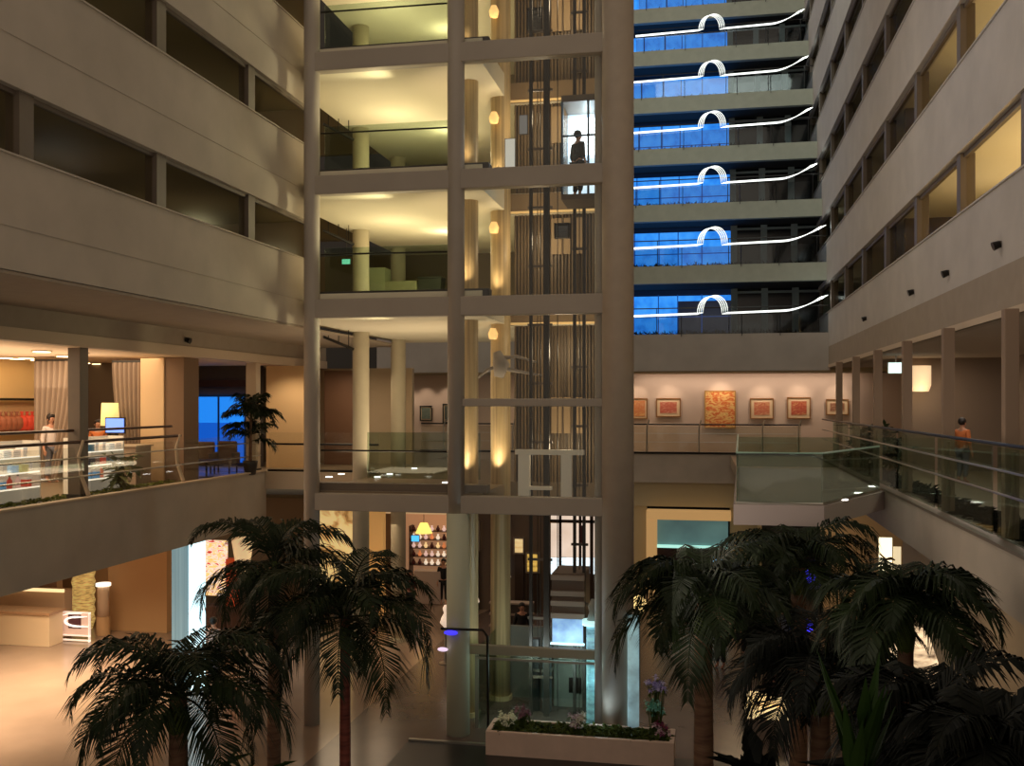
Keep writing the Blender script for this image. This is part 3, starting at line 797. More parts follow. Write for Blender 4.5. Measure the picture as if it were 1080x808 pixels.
# planter trough plants: low green strip and a leafy pale plant
rr = random.Random(3)
hb = MB()
for i in range(1500):
    y = rr.uniform(9, 24.0)
    hb.leaf((XML - rr.uniform(0.5, 0.85), y, 0.02), (rr.uniform(-1, 1), rr.uniform(-1, 1), rr.uniform(0.4, 1.3)), rr.uniform(0.1, 0.22), 0.03, 0.5)
tag(obj('edge_planting', hb, ramp_mat('leaf_edge', [(0.26, 0.30, 0.10), (0.52, 0.55, 0.24)], nscale=5)), 'low green planting running along the left mezzanine edge', 'plants', None, 'stuff')
def bushy(x, y, z, n, L, m, label, seed, name='leafy_plant', w=0.06, stems=5, cat='plant', group=None):
    rr = random.Random(seed)
    t = thing(name, label, cat, (x, y, z), group)
    st = MB(); lf = MB()
    for i in range(stems):
        a = rr.uniform(0, 6.28); e = rr.uniform(0.5, 1.0)
        p1 = Vector((x + math.cos(a) * L * 0.5 * e, y + math.sin(a) * L * 0.5 * e, z + L * rr.uniform(0.7, 1.1)))
        st.loft([(x, y, z), (x + (p1.x - x) * 0.3, y + (p1.y - y) * 0.3, z + (p1.z - z) * 0.6), p1], [0.015, 0.012, 0.006], 5)
        for q in range(n // stems):
            s = rr.uniform(0.25, 1.0); p = Vector((x, y, z)).lerp(p1, s)
            lf.leaf(p, (rr.uniform(-1, 1), rr.uniform(-1, 1), rr.uniform(-0.2, 0.9)), L * rr.uniform(0.3, 0.55), w, 0.4)
    obj('stem', st, trunk_mat, t); obj('foliage', lf, m, t)
    return t
pale_leaf = ramp_mat('leaf_pale', [(0.30, 0.34, 0.18), (0.66, 0.66, 0.46)], nscale=4, rough=0.5)
p = AtX(128, 0, XML - 0.7)
bushy(p.x, p.y, 0, 110, 0.85, pale_leaf, 'pale variegated leafy plant beside the bronze post on the left mezzanine', 5, w=0.08, stems=8)

def pot(x, y, z, r, h, m, t):
    obj('pot', MB().lathe(x, y, [(r * 0.7, z), (r * 0.95, z + h * 0.8), (r, z + h), (r * 0.85, z + h), (r * 0.8, z + h * 0.85)], 20), m, t, True)

# shop at the left end: cream wall, shelving, goods
shop_wall = mat('shop_cream', (0.95, 0.80, 0.58), 0.8)
sw0 = AtX(-40, 0, -19.0); sw1 = AtX(38, 0, -19.0)
struct('wall_left', MB().box(-19.3, -19.0, YB, sw1.y + 1.0, 0, 3.33), shop_wall)
struct('wall_left', MB().box(-26, -16.2, 27.6, 27.8, 0, 3.33), mat('shop_taupe', (0.36, 0.30, 0.25), 0.8))
# ceiling lights
n = 0
for (px, py, z) in ((5, 381, 3.5), (28, 378, 3.5), (44, 371, 3.5), (68, 376, 3.5), (60, 381, 3.5), (78, 384, 3.5), (88, 389, 3.5), (104, 384, 3.5), (84, 373, 3.5), (115, 389, 3.5), (118, 393, 3.5), (128, 388, 3.5), (40, 384, 3.5), (-20, 384, 3.5), (18, 386, 3.5)):
    p = AtZ(px, py, 3.3)
    if p.x < -18.6: p = AtX(px, py, -18.4)
    t = thing('downlight', 'round glowing downlight in the ceiling of the left mezzanine shop', 'ceiling light', (p.x, p.y, 3.29), 'ceiling downlights of the left mezzanine shop')
    rg = obj('trim_ring', MB().cyl(p.x, p.y, 3.30, 3.328, 0.23, 16), trim_pale, t)
    obj('lens', MB().cyl(p.x, p.y, 3.285, 3.30, 0.19, 16), lamp_warm, rg)
area('shop_light', (-16.2, 18.5, 3.28), 4.0, 330, (1.0, 0.80, 0.56), (0, 0, 0), 9)
area('shop_light', (-15.4, 25.2, 3.3), 2.0, 70, (1.0, 0.74, 0.48), (0, 0, 0), 4)
# display gondolas with goods
goods_cols = [(0.95, 0.93, 0.88), (0.90, 0.84, 0.76), (0.80, 0.30, 0.22), (0.92, 0.55, 0.40), (0.42, 0.62, 0.78), (0.30, 0.45, 0.50), (0.95, 0.78, 0.72), (0.55, 0.40, 0.32), (0.25, 0.22, 0.22), (0.78, 0.86, 0.90), (0.85, 0.80, 0.55)]
goods_names = ['white', 'cream', 'red', 'coral', 'blue', 'teal', 'pink', 'brown', 'black', 'pale blue', 'straw coloured']
goods_m = [mat('goods_%d' % i, c, 0.4, em=0.28) for i, c in enumerate(goods_cols)]
def bottle_mb(r, h):
    return MB().lathe(0, 0, [(r, 0), (r, h * 0.6), (r * 0.35, h * 0.78), (r * 0.35, h * 0.9)], 8)
def make_goods(kind, ci, label, group):
    if kind == 'bottle':
        t = thing('bottle', label, 'bottle', (0, 0, 0), group)
        obj('body', bottle_mb(0.055, 0.26), goods_m[ci], t, True); obj('cap', MB().cyl(0, 0, 0.234, 0.27, 0.024, 8), steel, t)
    elif kind == 'box':
        t = thing('gift_box', label, 'box', (0, 0, 0), group)
        obj('carton', MB().box(-0.09, 0.09, -0.06, 0.06, 0, 0.15), goods_m[ci], t); obj('lid', MB().box(-0.095, 0.095, -0.065, 0.065, 0.15, 0.19), goods_m[(ci + 1) % 2], t)
    else:
        t = thing('folded_textile', label, 'textile', (0, 0, 0), group)
        mbx = MB()
        for i in range(4): mbx.box(-0.14 + 0.005 * (i % 2), 0.14, -0.11, 0.11, i * 0.04, i * 0.04 + 0.034)
        obj('cloth', mbx, goods_m[ci], t, bevel=0.01)
    return t
protos = {}
def place_goods(kind, ci, loc, where):
    key = (kind, ci, where)
    nm = goods_names[ci]
    lab = {'bottle': 'small %s bottle', 'box': 'small %s lidded gift box', 'cloth': '%s folded textile stack'}[kind] % nm + ' ' + where
    grp = {'bottle': '%s bottles', 'box': '%s gift boxes', 'cloth': '%s folded textiles'}[kind] % nm + ' ' + where
    if key not in protos:
        t = make_goods(kind, ci, lab, grp); t.location = loc; protos[key] = t
    else: dup(protos[key], loc)
def shelving(x, y0, y1, levels, label, where, seed, face=0.42, zbase=0.0, h=None, density=0.23):
    """shelf unit running along y, its goods face the atrium"""
    rr = random.Random(seed); L = y1 - y0
    t = thing('display_shelf', label, 'shelf', (x, (y0 + y1) / 2, zbase))
    top = levels[-1] + 0.32
    white = mat('shelf_white', (0.92, 0.88, 0.80), 0.5, em=0.12)
    for y in (y0, y1): obj('side_panel', MB().box(x - face / 2, x + face / 2, y - 0.02, y + 0.02, zbase, zbase + top), white, t)
    obj('back_panel', MB().box(x - face / 2 - 0.02, x - face / 2, y0, y1, zbase, zbase + top), white, t)
    for z in levels:
        sh_ = obj('shelf', MB().box(x - face / 2, x + face / 2, y0 + 0.02, y1 - 0.02, zbase + z - 0.03, zbase + z), white, t)
        obj('shelf_light', MB().box(x + face / 2, x + face / 2 + 0.01, y0 + 0.02, y1 - 0.02, zbase + z - 0.03, zbase + z), mat('shelf_glow', (1.0, 0.95, 0.85), em=1.1), sh_)
        y = y0 + 0.18
        while y < y1 - 0.16:
            kind = rr.choice(['bottle', 'box', 'cloth', 'box']); ci = rr.choices(range(11), [8, 5, 2, 2, 2, 1, 2, 1, 1.5, 3, 1])[0]
            place_goods(kind, ci, (x + 0.06, y, zbase + z), where)
            y += density + rr.uniform(0, 0.08)
    return t
yA = AtX(-30, 0, XML - 1.0).y; yB = AtX(92, 0, XML - 1.0).y
shelving(XML - 1.05, 14.6, 18.9, [0.34, 0.66, 0.98], 'long low white display shelf full of goods behind the left mezzanine glass', 'on the long low shelf of the left mezzanine shop', 11)
shelving(XML - 2.8, 15.2, 19.4, [0.5, 0.85, 1.2, 1.52], 'taller white display shelf behind the long low one in the left mezzanine shop', 'on the taller rear shelf of the left mezzanine shop', 12)
shelving(XML - 1.05, 20.3, 22.0, [0.34, 0.66, 0.98], 'short white display shelf right of the bronze post on the left mezzanine', 'on the short shelf right of the bronze post', 13)
# red goods on the wall rack
a = AtX(0, 421, -18.9); b = AtX(44, 421, -18.9)
t = thing('goods_rack', 'dark wall rail over red and coral goods at the cream shop wall', 'rack', (-18.9, (a.y + b.y) / 2, 1.0))
obj('rail', MB().box(-18.95, -18.6, a.y - 3, b.y, 2.17, 2.23), rail_dark, t)
obj('shelf', MB().box(-18.98, -18.5, a.y - 3, b.y, 1.28, 1.32), trim_pale, t)
obj('bracket', MB().box(-18.98, -18.9, b.y - 0.1, b.y - 0.06, 1.3, 2.2), rail_dark, t)
for i in range(9):
    y = a.y - 0.4 + i * (b.y - a.y + 0.2) / 9
    hb = MB().ball((-18.74, y, 1.545), 0.2, 0.8, 1.1, 1.1, 2).lathe(-18.74, y, [(0.05, 1.72), (0.03, 1.80), (0.06, 1.86)], 8)
    tag(obj('red_bag', hb, mat('bag_red', (0.85, 0.28, 0.18), 0.5, em=0.2) if i > 4 else mat('bag_brown', (0.62, 0.36, 0.24), 0.5, em=0.1), None, True),
        'bright red drawstring bag on the wall rack' if i > 4 else 'brown drawstring bag on the wall rack', 'bag', 'red bags on the wall rack' if i > 4 else 'brown bags on the wall rack')

def curtain(p0, p1, z0, z1, m, label, gather=0.0, folds=9):
    """draped curtain between two ground points; gather pulls its lower end to one side"""
    t = thing('curtain', label, 'curtain', ((p0[0] + p1[0]) / 2, (p0[1] + p1[1]) / 2, z0))
    bm_ = MB(); nx, nz = folds * 6, 14
    d = Vector((p1[0] - p0[0], p1[1] - p0[1], 0)); nrm = Vector((-d.y, d.x, 0)).normalized()
    grid = []
    for j in range(nz + 1):
        s = j / nz; row = []
        for i in range(nx + 1):
            u = i / nx
            uu = u if gather == 0 else (u * (1 - abs(gather) * (1 - s) ** 1.6) + (abs(gather) * (1 - s) ** 1.6 if gather > 0 else 0))
            p = Vector((p0[0], p0[1], 0)) + d * uu + nrm * 0.07 * math.sin(u * folds * 2 * math.pi) + Vector((0, 0, z0 + (z1 - z0) * s))
            row.append(bm_.bm.verts.new(p))
        grid.append(row)
    for j in range(nz):
        for i in range(nx): bm_.bm.faces.new((grid[j][i], grid[j][i+1], grid[j+1][i+1], grid[j+1][i]))
    obj('drape', bm_, m, t, True)
    obj('curtain_rail', MB().box(min(p0[0], p1[0]), max(p0[0], p1[0]) + 0.02, min(p0[1], p1[1]), max(p0[1], p1[1]) + 0.04, z1, z1 + 0.06), dark_frame, t)
    return t
cur_g = mat('curtain_grey', (0.62, 0.54, 0.47), 0.85); cur_d = mat('curtain_dark', (0.42, 0.35, 0.29), 0.85)
def XYt(px, Y):
    q = AtY(px, 400, Y); return (q.x, q.y)
curtain(XYt(36, 23.5), XYt(84, 23.5), 0, 3.2, cur_g, 'wide grey tied back curtain behind the shop shelves', gather=-0.55, folds=8)
curtain(XYt(118, 24.6), XYt(148, 24.6), 0, 3.2, cur_g, 'grey curtain tied back toward the cream pillar', gather=0.5, folds=6)
curtain(XYt(132, 25.2), XYt(152, 25.2), 0, 3.22, cur_d, 'dark straight curtain beside the cream pillar', folds=5)
a = XYt(150, 24.5); b = XYt(175, 24.5); c = XYt(203, 25.6)
t = thing('square_pillar', 'broad cream pillar with a brown side face on the left mezzanine', 'pillar', ((a[0] + b[0]) / 2, 24.5, 0))
obj('front_face', MB().box(a[0], b[0], 24.4, 25.3, 0, 3.32), mat('pillar_cream', (0.86, 0.74, 0.58), 0.7), t, bevel=0.02)
obj('brown_face', MB().box(b[0], b[0] + 0.55, 24.45, 25.25, 0, 3.32), mat('pillar_brown', (0.48, 0.38, 0.29), 0.7), t)
# table lamp in the shop
p = AtY(116, 400, 23.9)
zt_, zb_ = AtY(116, 425, 23.9).z, AtY(116, 449, 23.9).z
t = thing('floor_lamp', 'floor lamp with a tall cream glowing shade behind the bronze post', 'lamp', (p.x, p.y, 0))
obj('lamp_shade', MB().lathe(p.x, p.y, [(0.24, zb_), (0.21, zt_), (0.19, zt_), (0.22, zb_)], 20), shade_mat, t, True)
obj('pole', MB().cyl(p.x, p.y, 0.03, zb_ + 0.1, 0.02, 8), rail_dark, t); obj('base', MB().cyl(p.x, p.y, 0, 0.03, 0.16, 20), rail_dark, t)
p = AtY(122, 448, 23.3)
t = thing('monitor', 'blue lit computer screen on the shop counter near the lamp', 'monitor', (p.x, 23.3, p.z - 0.35))
bz = obj('bezel', MB().box(p.x - 0.3, p.x + 0.27, 23.3, 23.33, p.z - 0.23, p.z + 0.19), rail_dark, t)
obj('screen', MB().box(p.x - 0.27, p.x + 0.24, 23.28, 23.3, p.z - 0.2, p.z + 0.16), mat('screen_blue', (0.42, 0.58, 0.98), em=1.0), bz)
obj('stand', MB().box(p.x - 0.03, p.x + 0.03, 23.31, 23.37, p.z - 0.5, p.z - 0.2).box(p.x - 0.12, p.x + 0.12, 23.22, 23.4, p.z - 0.52, p.z - 0.5), rail_dark, t)
t = thing('shop_counter', 'pale shop counter under the blue lit screen', 'counter', (p.x, 23.4, 0))
obj('body', MB().box(p.x - 0.8, p.x + 0.7, 23.1, 23.8, 0, p.z - 0.56), cur_g, t); obj('worktop', MB().box(p.x - 0.85, p.x + 0.75, 23.05, 23.85, p.z - 0.56, p.z - 0.52), trim_pale, t)
q = AtX(54, 0, XML - 3.9)
person((q.x, q.y, 0), 1.2, 'person in a white shirt with dark hair behind the shop shelves', wh, gy, h=1.75)
q = AtY(108, 0, 24.4)
person((q.x, 24.2, 0), 0.6, 'person in an orange top standing by the cream lamp', orange, dk, h=1.6)

# room with the blue window
wy = 30.5
struct('wall_back', MB().box(-26, XML - 1.3, wy + 0.1, wy + 0.3, 0, 3.33), mat('blue_room_grey', (0.34, 0.29, 0.26), 0.8))
a = AtY(204, 418, wy); b = AtY(259, 488, wy)
t = thing('bright_window', 'large glowing blue window at the end of the left mezzanine', 'window', ((a.x + b.x) / 2, wy, b.z))
obj('upper_pane', MB().box(a.x, b.x, wy - 0.02, wy, AtY(0, 446, wy).z, a.z), mat('sea_light', (0.12, 0.52, 0.95), em=0.95), t)
obj('lower_pane', MB().box(a.x, b.x, wy - 0.02, wy, b.z, AtY(0, 446, wy).z), mat('sea_dark', (0.05, 0.36, 0.82), em=0.8), t)
fr = MB()
for q in (204, 231, 259): x = AtY(q, 0, wy).x; fr.box(x - 0.03, x + 0.03, wy - 0.05, wy - 0.02, b.z, a.z)
fr.box(a.x, b.x, wy - 0.05, wy - 0.02, a.z - 0.02, a.z + 0.05)
obj('window_frame', fr, mat('frame_blue', (0.10, 0.30, 0.60), 0.5), t)
a = AtY(208, 401, wy - 0.2); b = AtY(259, 408, wy - 0.2)
tag(obj('blind_box', MB().box(a.x, b.x, wy - 0.2, wy, b.z, a.z), mat('blind_maroon', (0.20, 0.05, 0.06), 0.6), bevel=0.01), 'dark maroon blind box above the blue window', 'blind')
def chair(x, y, z, rz, m, label, group=None):
    t = thing('armchair', label, 'chair', (x, y, z), group); t.rotation_euler = (0, 0, 0)
    c, s = math.cos(rz), math.sin(rz)
    obj('seat', MB().box(x - 0.3, x + 0.3, y - 0.28, y + 0.28, z + 0.28, z + 0.44), m, t, bevel=0.04)
    obj('backrest', MB().box(x - 0.3, x + 0.3, y + 0.2, y + 0.32, z + 0.4, z + 0.95), m, t, bevel=0.05)
    for q in (-1, 1):
        obj('armrest', MB().box(x + q * 0.34 - 0.05, x + q * 0.34 + 0.05, y - 0.28, y + 0.3, z + 0.28, z + 0.62), m, t, bevel=0.03)
        for u in (-1, 1): obj('leg', MB().cyl(x + q * 0.3, y + u * 0.24, z, z + 0.28, 0.025, 8), rail_wood, t)
    return t
q = AtZ(214, 0 + 500, 0.0)
for (px, Y, lab) in ((212, 27.0, 'brown armchair left of the blue window'), (236, 27.6, 'brown armchair in front of the blue window')):
    x = AtY(px, 0, Y).x
    chair(x, Y, 0, 0, mat('chair_brown', (0.40, 0.30, 0.22), 0.7), lab)
x = AtY(225, 0, 26.4).x
t = thing('side_table', 'low round wooden table between the brown armchairs', 'table', (x, 26.0, 0))
obj('table_top', MB().cyl(x, 26.0, 0.46, 0.5, 0.33, 20), rail_wood, t); obj('leg', MB().cyl(x, 26.0, 0.02, 0.46, 0.03, 8), rail_dark, t); obj('base', MB().cyl(x, 26.0, 0, 0.02, 0.2, 20), rail_dark, t)

# ------------------------------------------------------------------ palms
def frond_mb(p0, az, el, L, droop, pairs, wl, lw, rng, twist=0.0, rach=0.022):
    mb = MB(); n = 14
    pts = [Vector(p0)]; dirs = []
    for i in range(n):
        s = (i + 0.5) / n; e = max(-1.47, el - droop * s ** 1.45)
        d = Vector((math.cos(az) * math.cos(e), math.sin(az) * math.cos(e), math.sin(e)))
        dirs.append(d); pts.append(pts[-1] + d * L / n)
    mb.loft(pts, [rach * (1 - 0.85 * i / n) for i in range(n + 1)], 5)
    side0 = Vector((-math.sin(az), math.cos(az), 0))
    for i in range(pairs):
        s = 0.14 + 0.85 * (i + rng.uniform(-.3, .3)) / pairs
        f = s * n; k = min(n - 1, int(f)); p = pts[k].lerp(pts[k + 1], f - k); d = dirs[k]
        up = side0.cross(d)
        if up.z < 0 and abs(d.z) < 0.95: up = -up
        ll = wl * (math.sin(min(1, s * 1.12 + 0.08) * math.pi) ** 0.55 * 0.8 + 0.25) * rng.uniform(0.85, 1.1)
        for q in (-1, 1):
            v = (side0 * q * 1.0 + d * (0.55 + 0.5 * s) + up * rng.uniform(0.0, 0.35)).normalized()
            m = p + v * ll * 0.5 + Vector((0, 0, -ll * 0.05)); t = p + v * ll * 0.93 + Vector((0, 0, -ll * rng.uniform(0.3, 0.6)))
            ww = d * lw
            a1 = mb.bm.verts.new(p - ww * 0.4); a2 = mb.bm.verts.new(p + ww * 0.4)
            b1 = mb.bm.verts.new(m - ww); b2 = mb.bm.verts.new(m + ww); c = mb.bm.verts.new(t)
            mb.bm.faces.new((a1, a2, b2, b1)); mb.bm.faces.new((b1, b2, c))
    return mb
def palm(crown, label, fronds, L, seed, trunk_r=0.11, tm=trunk_mat, lean=0.0, lm=None, pairs=58, wl=0.72, lw=0.021, spec=None):
    rng = random.Random(seed); cx, cy, cz = crown
    t = thing('palm_tree', label, 'palm tree', (cx, cy, G))
    n = 10
    obj('trunk', MB().loft([(cx - lean * (1 - i / n) ** 2, cy, G + (cz - G) * i / n) for i in range(n + 1)], [trunk_r * (1.25 - 0.3 * i / n + 0.04 * (i % 2)) for i in range(n + 1)], 12), tm, t, True)
    obj('crownshaft', MB().loft([(cx, cy, cz - 0.7), (cx, cy, cz - 0.3), (cx, cy, cz + 0.1)], [trunk_r * 0.8, trunk_r * 1.3, trunk_r * 0.5], 10), leaf_mid, t, True)
    if spec:
        for a_, e_, f_ in spec:
            obj('frond', frond_mb((cx, cy, cz), math.radians(a_), math.radians(e_), L * f_, 2.0 + 0.4 * rng.random(), pairs, wl, lw, rng), lm or leaf_dark, t)
        return t
    for i in range(fronds):
        az = 2 * math.pi * (i * 0.618034 % 1) + rng.uniform(-.15, .15)
        s = i / fronds
        el = 1.35 - 1.45 * s + rng.uniform(-0.12, 0.12)
        obj('frond', frond_mb((cx, cy, cz), az, el, L * rng.uniform(0.85, 1.12), 2.0 + 0.5 * rng.random() + 0.3 * (1 - s), pairs, wl, lw, rng), lm or leaf_dark, t)
    return t
# potted palm in front of the blue window
def potted_palm(x, y, z, label, h, nf, L, seed, potm):
    rng = random.Random(seed)
    t = thing('potted_palm', label, 'plant', (x, y, z))
    pot(x, y, z, 0.22, 0.4, potm, t)
    obj('stem', MB().loft([(x, y, z + 0.3), (x + 0.03, y, z + h)], [0.05, 0.035], 8), trunk_mat, t)
    for i in range(nf):
        az = 2 * math.pi * (i * 0.618 % 1)
        obj('frond', frond_mb((x, y, z + h * rng.uniform(0.45, 1)), az, rng.uniform(0.3, 1.2), L * rng.uniform(0.8, 1.1), 1.9, 22, 0.42, 0.03, rng, rach=0.012), leaf_dark, t)
q = AtY(264, 0, 27.2)
potted_palm(q.x, 27.2, 0, 'dark potted palm standing before the blue window', 2.1, 26, 1.1, 31, dark_frame)

# glazed corner right of the left mezzanine
a = AtY(285, 390, 31.0); b = AtY(319, 498, 31.0)
struct('wall_back', MB().box(-14.05, -12.35, 30.25, 30.45, 0, 3.3), mat('corner_tan', (0.80, 0.66, 0.48), 0.8))
cg = thing('glass_balustrade', 'short glass balustrade with a dark rail at the far left mezzanine corner', 'balustrade', ((a.x + b.x) / 2, 28.4, 0))
obj('glass_panel', MB().box(XML, XL + 0.3, 28.4, 28.42, 0.08, 1.2), glass_clear, cg)
obj('handrail', MB().loft([(XML, 28.4, 0.85), (XL + 0.3, 28.4, 0.85)], 0.03, 8), rail_dark, cg)
obj('kerb', MB().box(XML, XL + 0.3, 28.3, 28.5, 0, 0.08), rail_dark, cg)
struct('trim_9', MB().box(XML, XL - 0.1, LY1 - 0.05, LY1 + 0.2, -0.5, 0.02), trim_pale)
spot('corner_spot', (-12.9, 28.7, 3.1), (-13.2, 30.3, 1.3), 110, (1.0, 0.80, 0.55), 90)
area('corner_light', (-11.5, 30.3, 3.1), 1.5, 50, (1.0, 0.76, 0.5), (0, 0, 0), 2)

# mezzanine lobby inside the bay: wall openings and floor uplights
tl = mat('dark_doorway', (0.22, 0.15, 0.12), 0.6)
t = tag(obj('wood_panel', MB().box(AtY(342, 0, 32.1).x, AtY(373, 0, 32.1).x, 32.1, 32.3, 0, AtY(0, 391, 32.1).z), mat('panel_brown', (0.42, 0.30, 0.22), 0.6), bevel=0.01), 'tall brown timber wall panel at the left of the mezzanine lobby', 'panel')
n = 0
for (px, py) in ((347, 503), (360, 500), (366, 510), (376, 511), (398, 503), (411, 500), (424, 510), (437, 494), (470, 509)):
    p = AtZ(px, py, 0.02)
    t = thing('floor_uplight', 'small round glowing uplight set in the mezzanine lobby floor', 'floor light', (p.x, p.y, 0.0), 'floor uplights of the mezzanine lobby')
    obj('lens', MB().cyl(p.x, p.y, 0.01, 0.03, 0.09, 14), lamp_white, t); obj('ring', MB().cyl(p.x, p.y, 0.0, 0.012, 0.12, 14), steel, t)

# ================================================================== GALLERY WITH PICTURES
gwy = 43.55
def picture(px0, px1, py0, py1, label, m, mount=0.07, frame=None, group=None, sp=30):
    a = AtY(px0, py0, gwy); b = AtY(px1, py1, gwy)
    t = thing('framed_picture', label, 'picture', ((a.x + b.x) / 2, gwy, b.z), group)
    f = 0.05
    fr = MB().box(a.x, b.x, gwy - 0.05, gwy, a.z - f, a.z).box(a.x, b.x, gwy - 0.05, gwy, b.z, b.z + f).box(a.x, a.x + f, gwy - 0.05, gwy, b.z + f, a.z - f).box(b.x - f, b.x, gwy - 0.05, gwy, b.z + f, a.z - f)
    ff = obj('frame', fr, frame or mat('frame_gold', (0.60, 0.42, 0.24), 0.5), t)
    if mount > 0:
        obj('mount', MB().box(a.x + f, b.x - f, gwy - 0.02, gwy - 0.005, b.z + f, a.z - f), mat('mount_cream', (0.93, 0.82, 0.66), 0.8), ff)
    mm = f + mount
    obj('painting', MB().box(a.x + mm, b.x - mm, gwy - 0.035, gwy - 0.02, b.z + mm, a.z - mm), m, ff)
    cx = (a.x + b.x) / 2
    spot('picture_spot', (cx, gwy - 0.75, 3.2), (cx, gwy, a.z - 0.3), sp, (1.0, 0.80, 0.60), 80, 0.9)
    return t
def art(i, cols): return ramp_mat('art_%d' % i, cols, scale=(1.2, 1, 2.4), nscale=2.6, distort=1.6, rough=0.7)
reds = [(0.85, 0.62, 0.45), (0.80, 0.38, 0.22), (0.93, 0.78, 0.55), (0.62, 0.28, 0.20)]
picture(660, 683, 420, 442, 'small gold framed orange abstract painting next to the tower column', art(1, [(0.95, 0.80, 0.5), (0.85, 0.5, 0.3), (0.9, 0.7, 0.5)]), 0.06)
picture(692, 718, 420, 440, 'small framed reddish landscape painting left of the big orange canvas', art(2, [(0.92, 0.72, 0.58), (0.78, 0.36, 0.28), (0.90, 0.66, 0.50)]), 0.12)
picture(743, 776, 412, 452, 'large orange and gold abstract canvas, biggest on the gallery wall', art(3, [(0.95, 0.72, 0.35), (0.86, 0.36, 0.14), (0.97, 0.82, 0.5), (0.72, 0.26, 0.12)]), 0.0, mat('frame_ochre', (0.75, 0.55, 0.28), 0.5))
picture(791, 816, 420, 442, 'small framed reddish abstract directly right of the big orange canvas', art(4, [(0.93, 0.76, 0.56), (0.80, 0.42, 0.30), (0.90, 0.70, 0.48)]), 0.12)
picture(830, 855, 419, 442, 'framed red and cream abstract, second from the right on the gallery wall', art(5, [(0.92, 0.74, 0.48), (0.75, 0.30, 0.22), (0.88, 0.60, 0.40)]), 0.12)
picture(871, 895, 421, 438, 'small framed brown drawing, rightmost on the gallery wall', art(6, [(0.90, 0.74, 0.55), (0.62, 0.40, 0.30), (0.86, 0.64, 0.46)]), 0.12)
dkf = mat('frame_black', (0.12, 0.12, 0.11), 0.5)
picture(425, 433, 428, 444, 'narrow dark framed print beside the lobby column', art(7, [(0.15, 0.18, 0.17), (0.3, 0.34, 0.3)]), 0.0, dkf)
picture(443, 456, 428, 444, 'small black framed grey green print on the warm wall behind the lift lobby', art(8, [(0.30, 0.36, 0.33), (0.55, 0.58, 0.50)]), 0.04, dkf)
picture(467, 478, 426, 446, 'dark framed print just left of the middle tower post', art(9, [(0.25, 0.28, 0.26), (0.45, 0.46, 0.4)]), 0.04, dkf)
area('gallery_light', (-6, 43.0, 3.25), 0.5, 150, (1.0, 0.78, 0.52), (0, 0, 0), 3)
area('gallery_light', (1.5, 42.9, 3.3), 9.0, 60, (1.0, 0.80, 0.64), (math.radians(15), 0, 0), 0.4)
# gallery railing
gr = thing('gallery_railing', 'thin white railing with a dark top rail along the picture gallery', 'railing', (0, YG, 0.1))
gy_ = YG - 0.05
obj('top_rail', MB().loft([(-12, gy_, 1.22), (3.7, gy_, 1.22)], 0.03, 8), rail_dark, gr)
for z in (0.5, 0.85): obj('wire', MB().loft([(-12, gy_, z), (3.7, gy_, z)], 0.012, 6), steel, gr)
for x in (-11, -8, -5, -2.4, -0.3, 2.2, 3.6):
    obj('post', MB().loft([(x, gy_, 0.1), (x, gy_, 1.1), (x + 0.1, gy_ - 0.05, 1.4)], [0.04, 0.03, 0.03], 8), steel, gr)
obj('glass_panel', MB().box(-12, 3.7, gy_ + 0.03, gy_ + 0.04, 0.12, 1.15), glass('glass_rail', (0.88, 0.88, 0.84), 0.05), gr)

# ================================================================== RIGHT BALCONY
bp = [(0.55, 21.1), (2.35, 21.1), (XMR, 24.8), (XMR, 33.0), (0.95, 33.0)]
struct('floor', MB().prism(bp, -0.42, 0.0), mat('balcony_face', (0.72, 0.66, 0.64), 0.8))
struct('floor', MB().prism([(0.95, 33.0), (XMR, 33.0), (XMR, YG - 0.2), (0.95, YG - 0.2)], -0.42, 0.0), gal_floor)
bb = thing('glass_balustrade', 'green glass balustrade around the projecting balcony on the right', 'balustrade', (1.5, 21.2, 0))
def gpanel(a, b, root, z0=0.05, z1=1.06, m=glass_green, th=0.01):
    d = Vector((b[0] - a[0], b[1] - a[1], 0)).normalized(); n_ = Vector((-d.y, d.x, 0)) * th
    q = [(a[0] - n_.x, a[1] - n_.y), (b[0] - n_.x, b[1] - n_.y), (b[0] + n_.x, b[1] + n_.y), (a[0] + n_.x, a[1] + n_.y)]
    return obj('glass_panel', MB().prism(q, z0, z1), m, root)
gp = [(0.62, 21.18), (2.32, 21.18), (XMR - 0.1, 24.9)]
gpanel((1.0, 32.8), gp[0], bb); gpanel(gp[0], gp[1], bb); gpanel(gp[1], gp[2], bb)
obj('edge_cap', MB().loft([(1.0, 32.8, 1.07), (gp[0][0], gp[0][1], 1.07), (gp[1][0], gp[1][1], 1.07), (gp[2][0], gp[2][1], 1.07)], 0.022, 6), mat('glass_edge', (0.55, 0.66, 0.58), 0.3, em=0.08), bb)
obj('base_channel', MB().loft([(1.0, 32.8, 0.03), (gp[0][0], gp[0][1], 0.03), (gp[1][0], gp[1][1], 0.03), (gp[2][0], gp[2][1], 0.03)], 0.035, 6), steel, bb)
gpanel((0.95, 33.0), (XMR, 33.0), bb, 0.05, 1.0)
for (px, py) in ((889, 527), (906, 520), (921, 513)):
    p = AtZ(px, py, 0.02)
    t = thing('floor_uplight', 'small bright uplight in the balcony floor by the right mezzanine', 'floor light', (p.x, p.y, 0.0), 'three balcony floor uplights')
    obj('lens', MB().cyl(p.x, p.y, 0.01, 0.03, 0.11, 14), lamp_white, t); obj('ring', MB().cyl(p.x, p.y, 0.0, 0.012, 0.14, 14), steel, t)

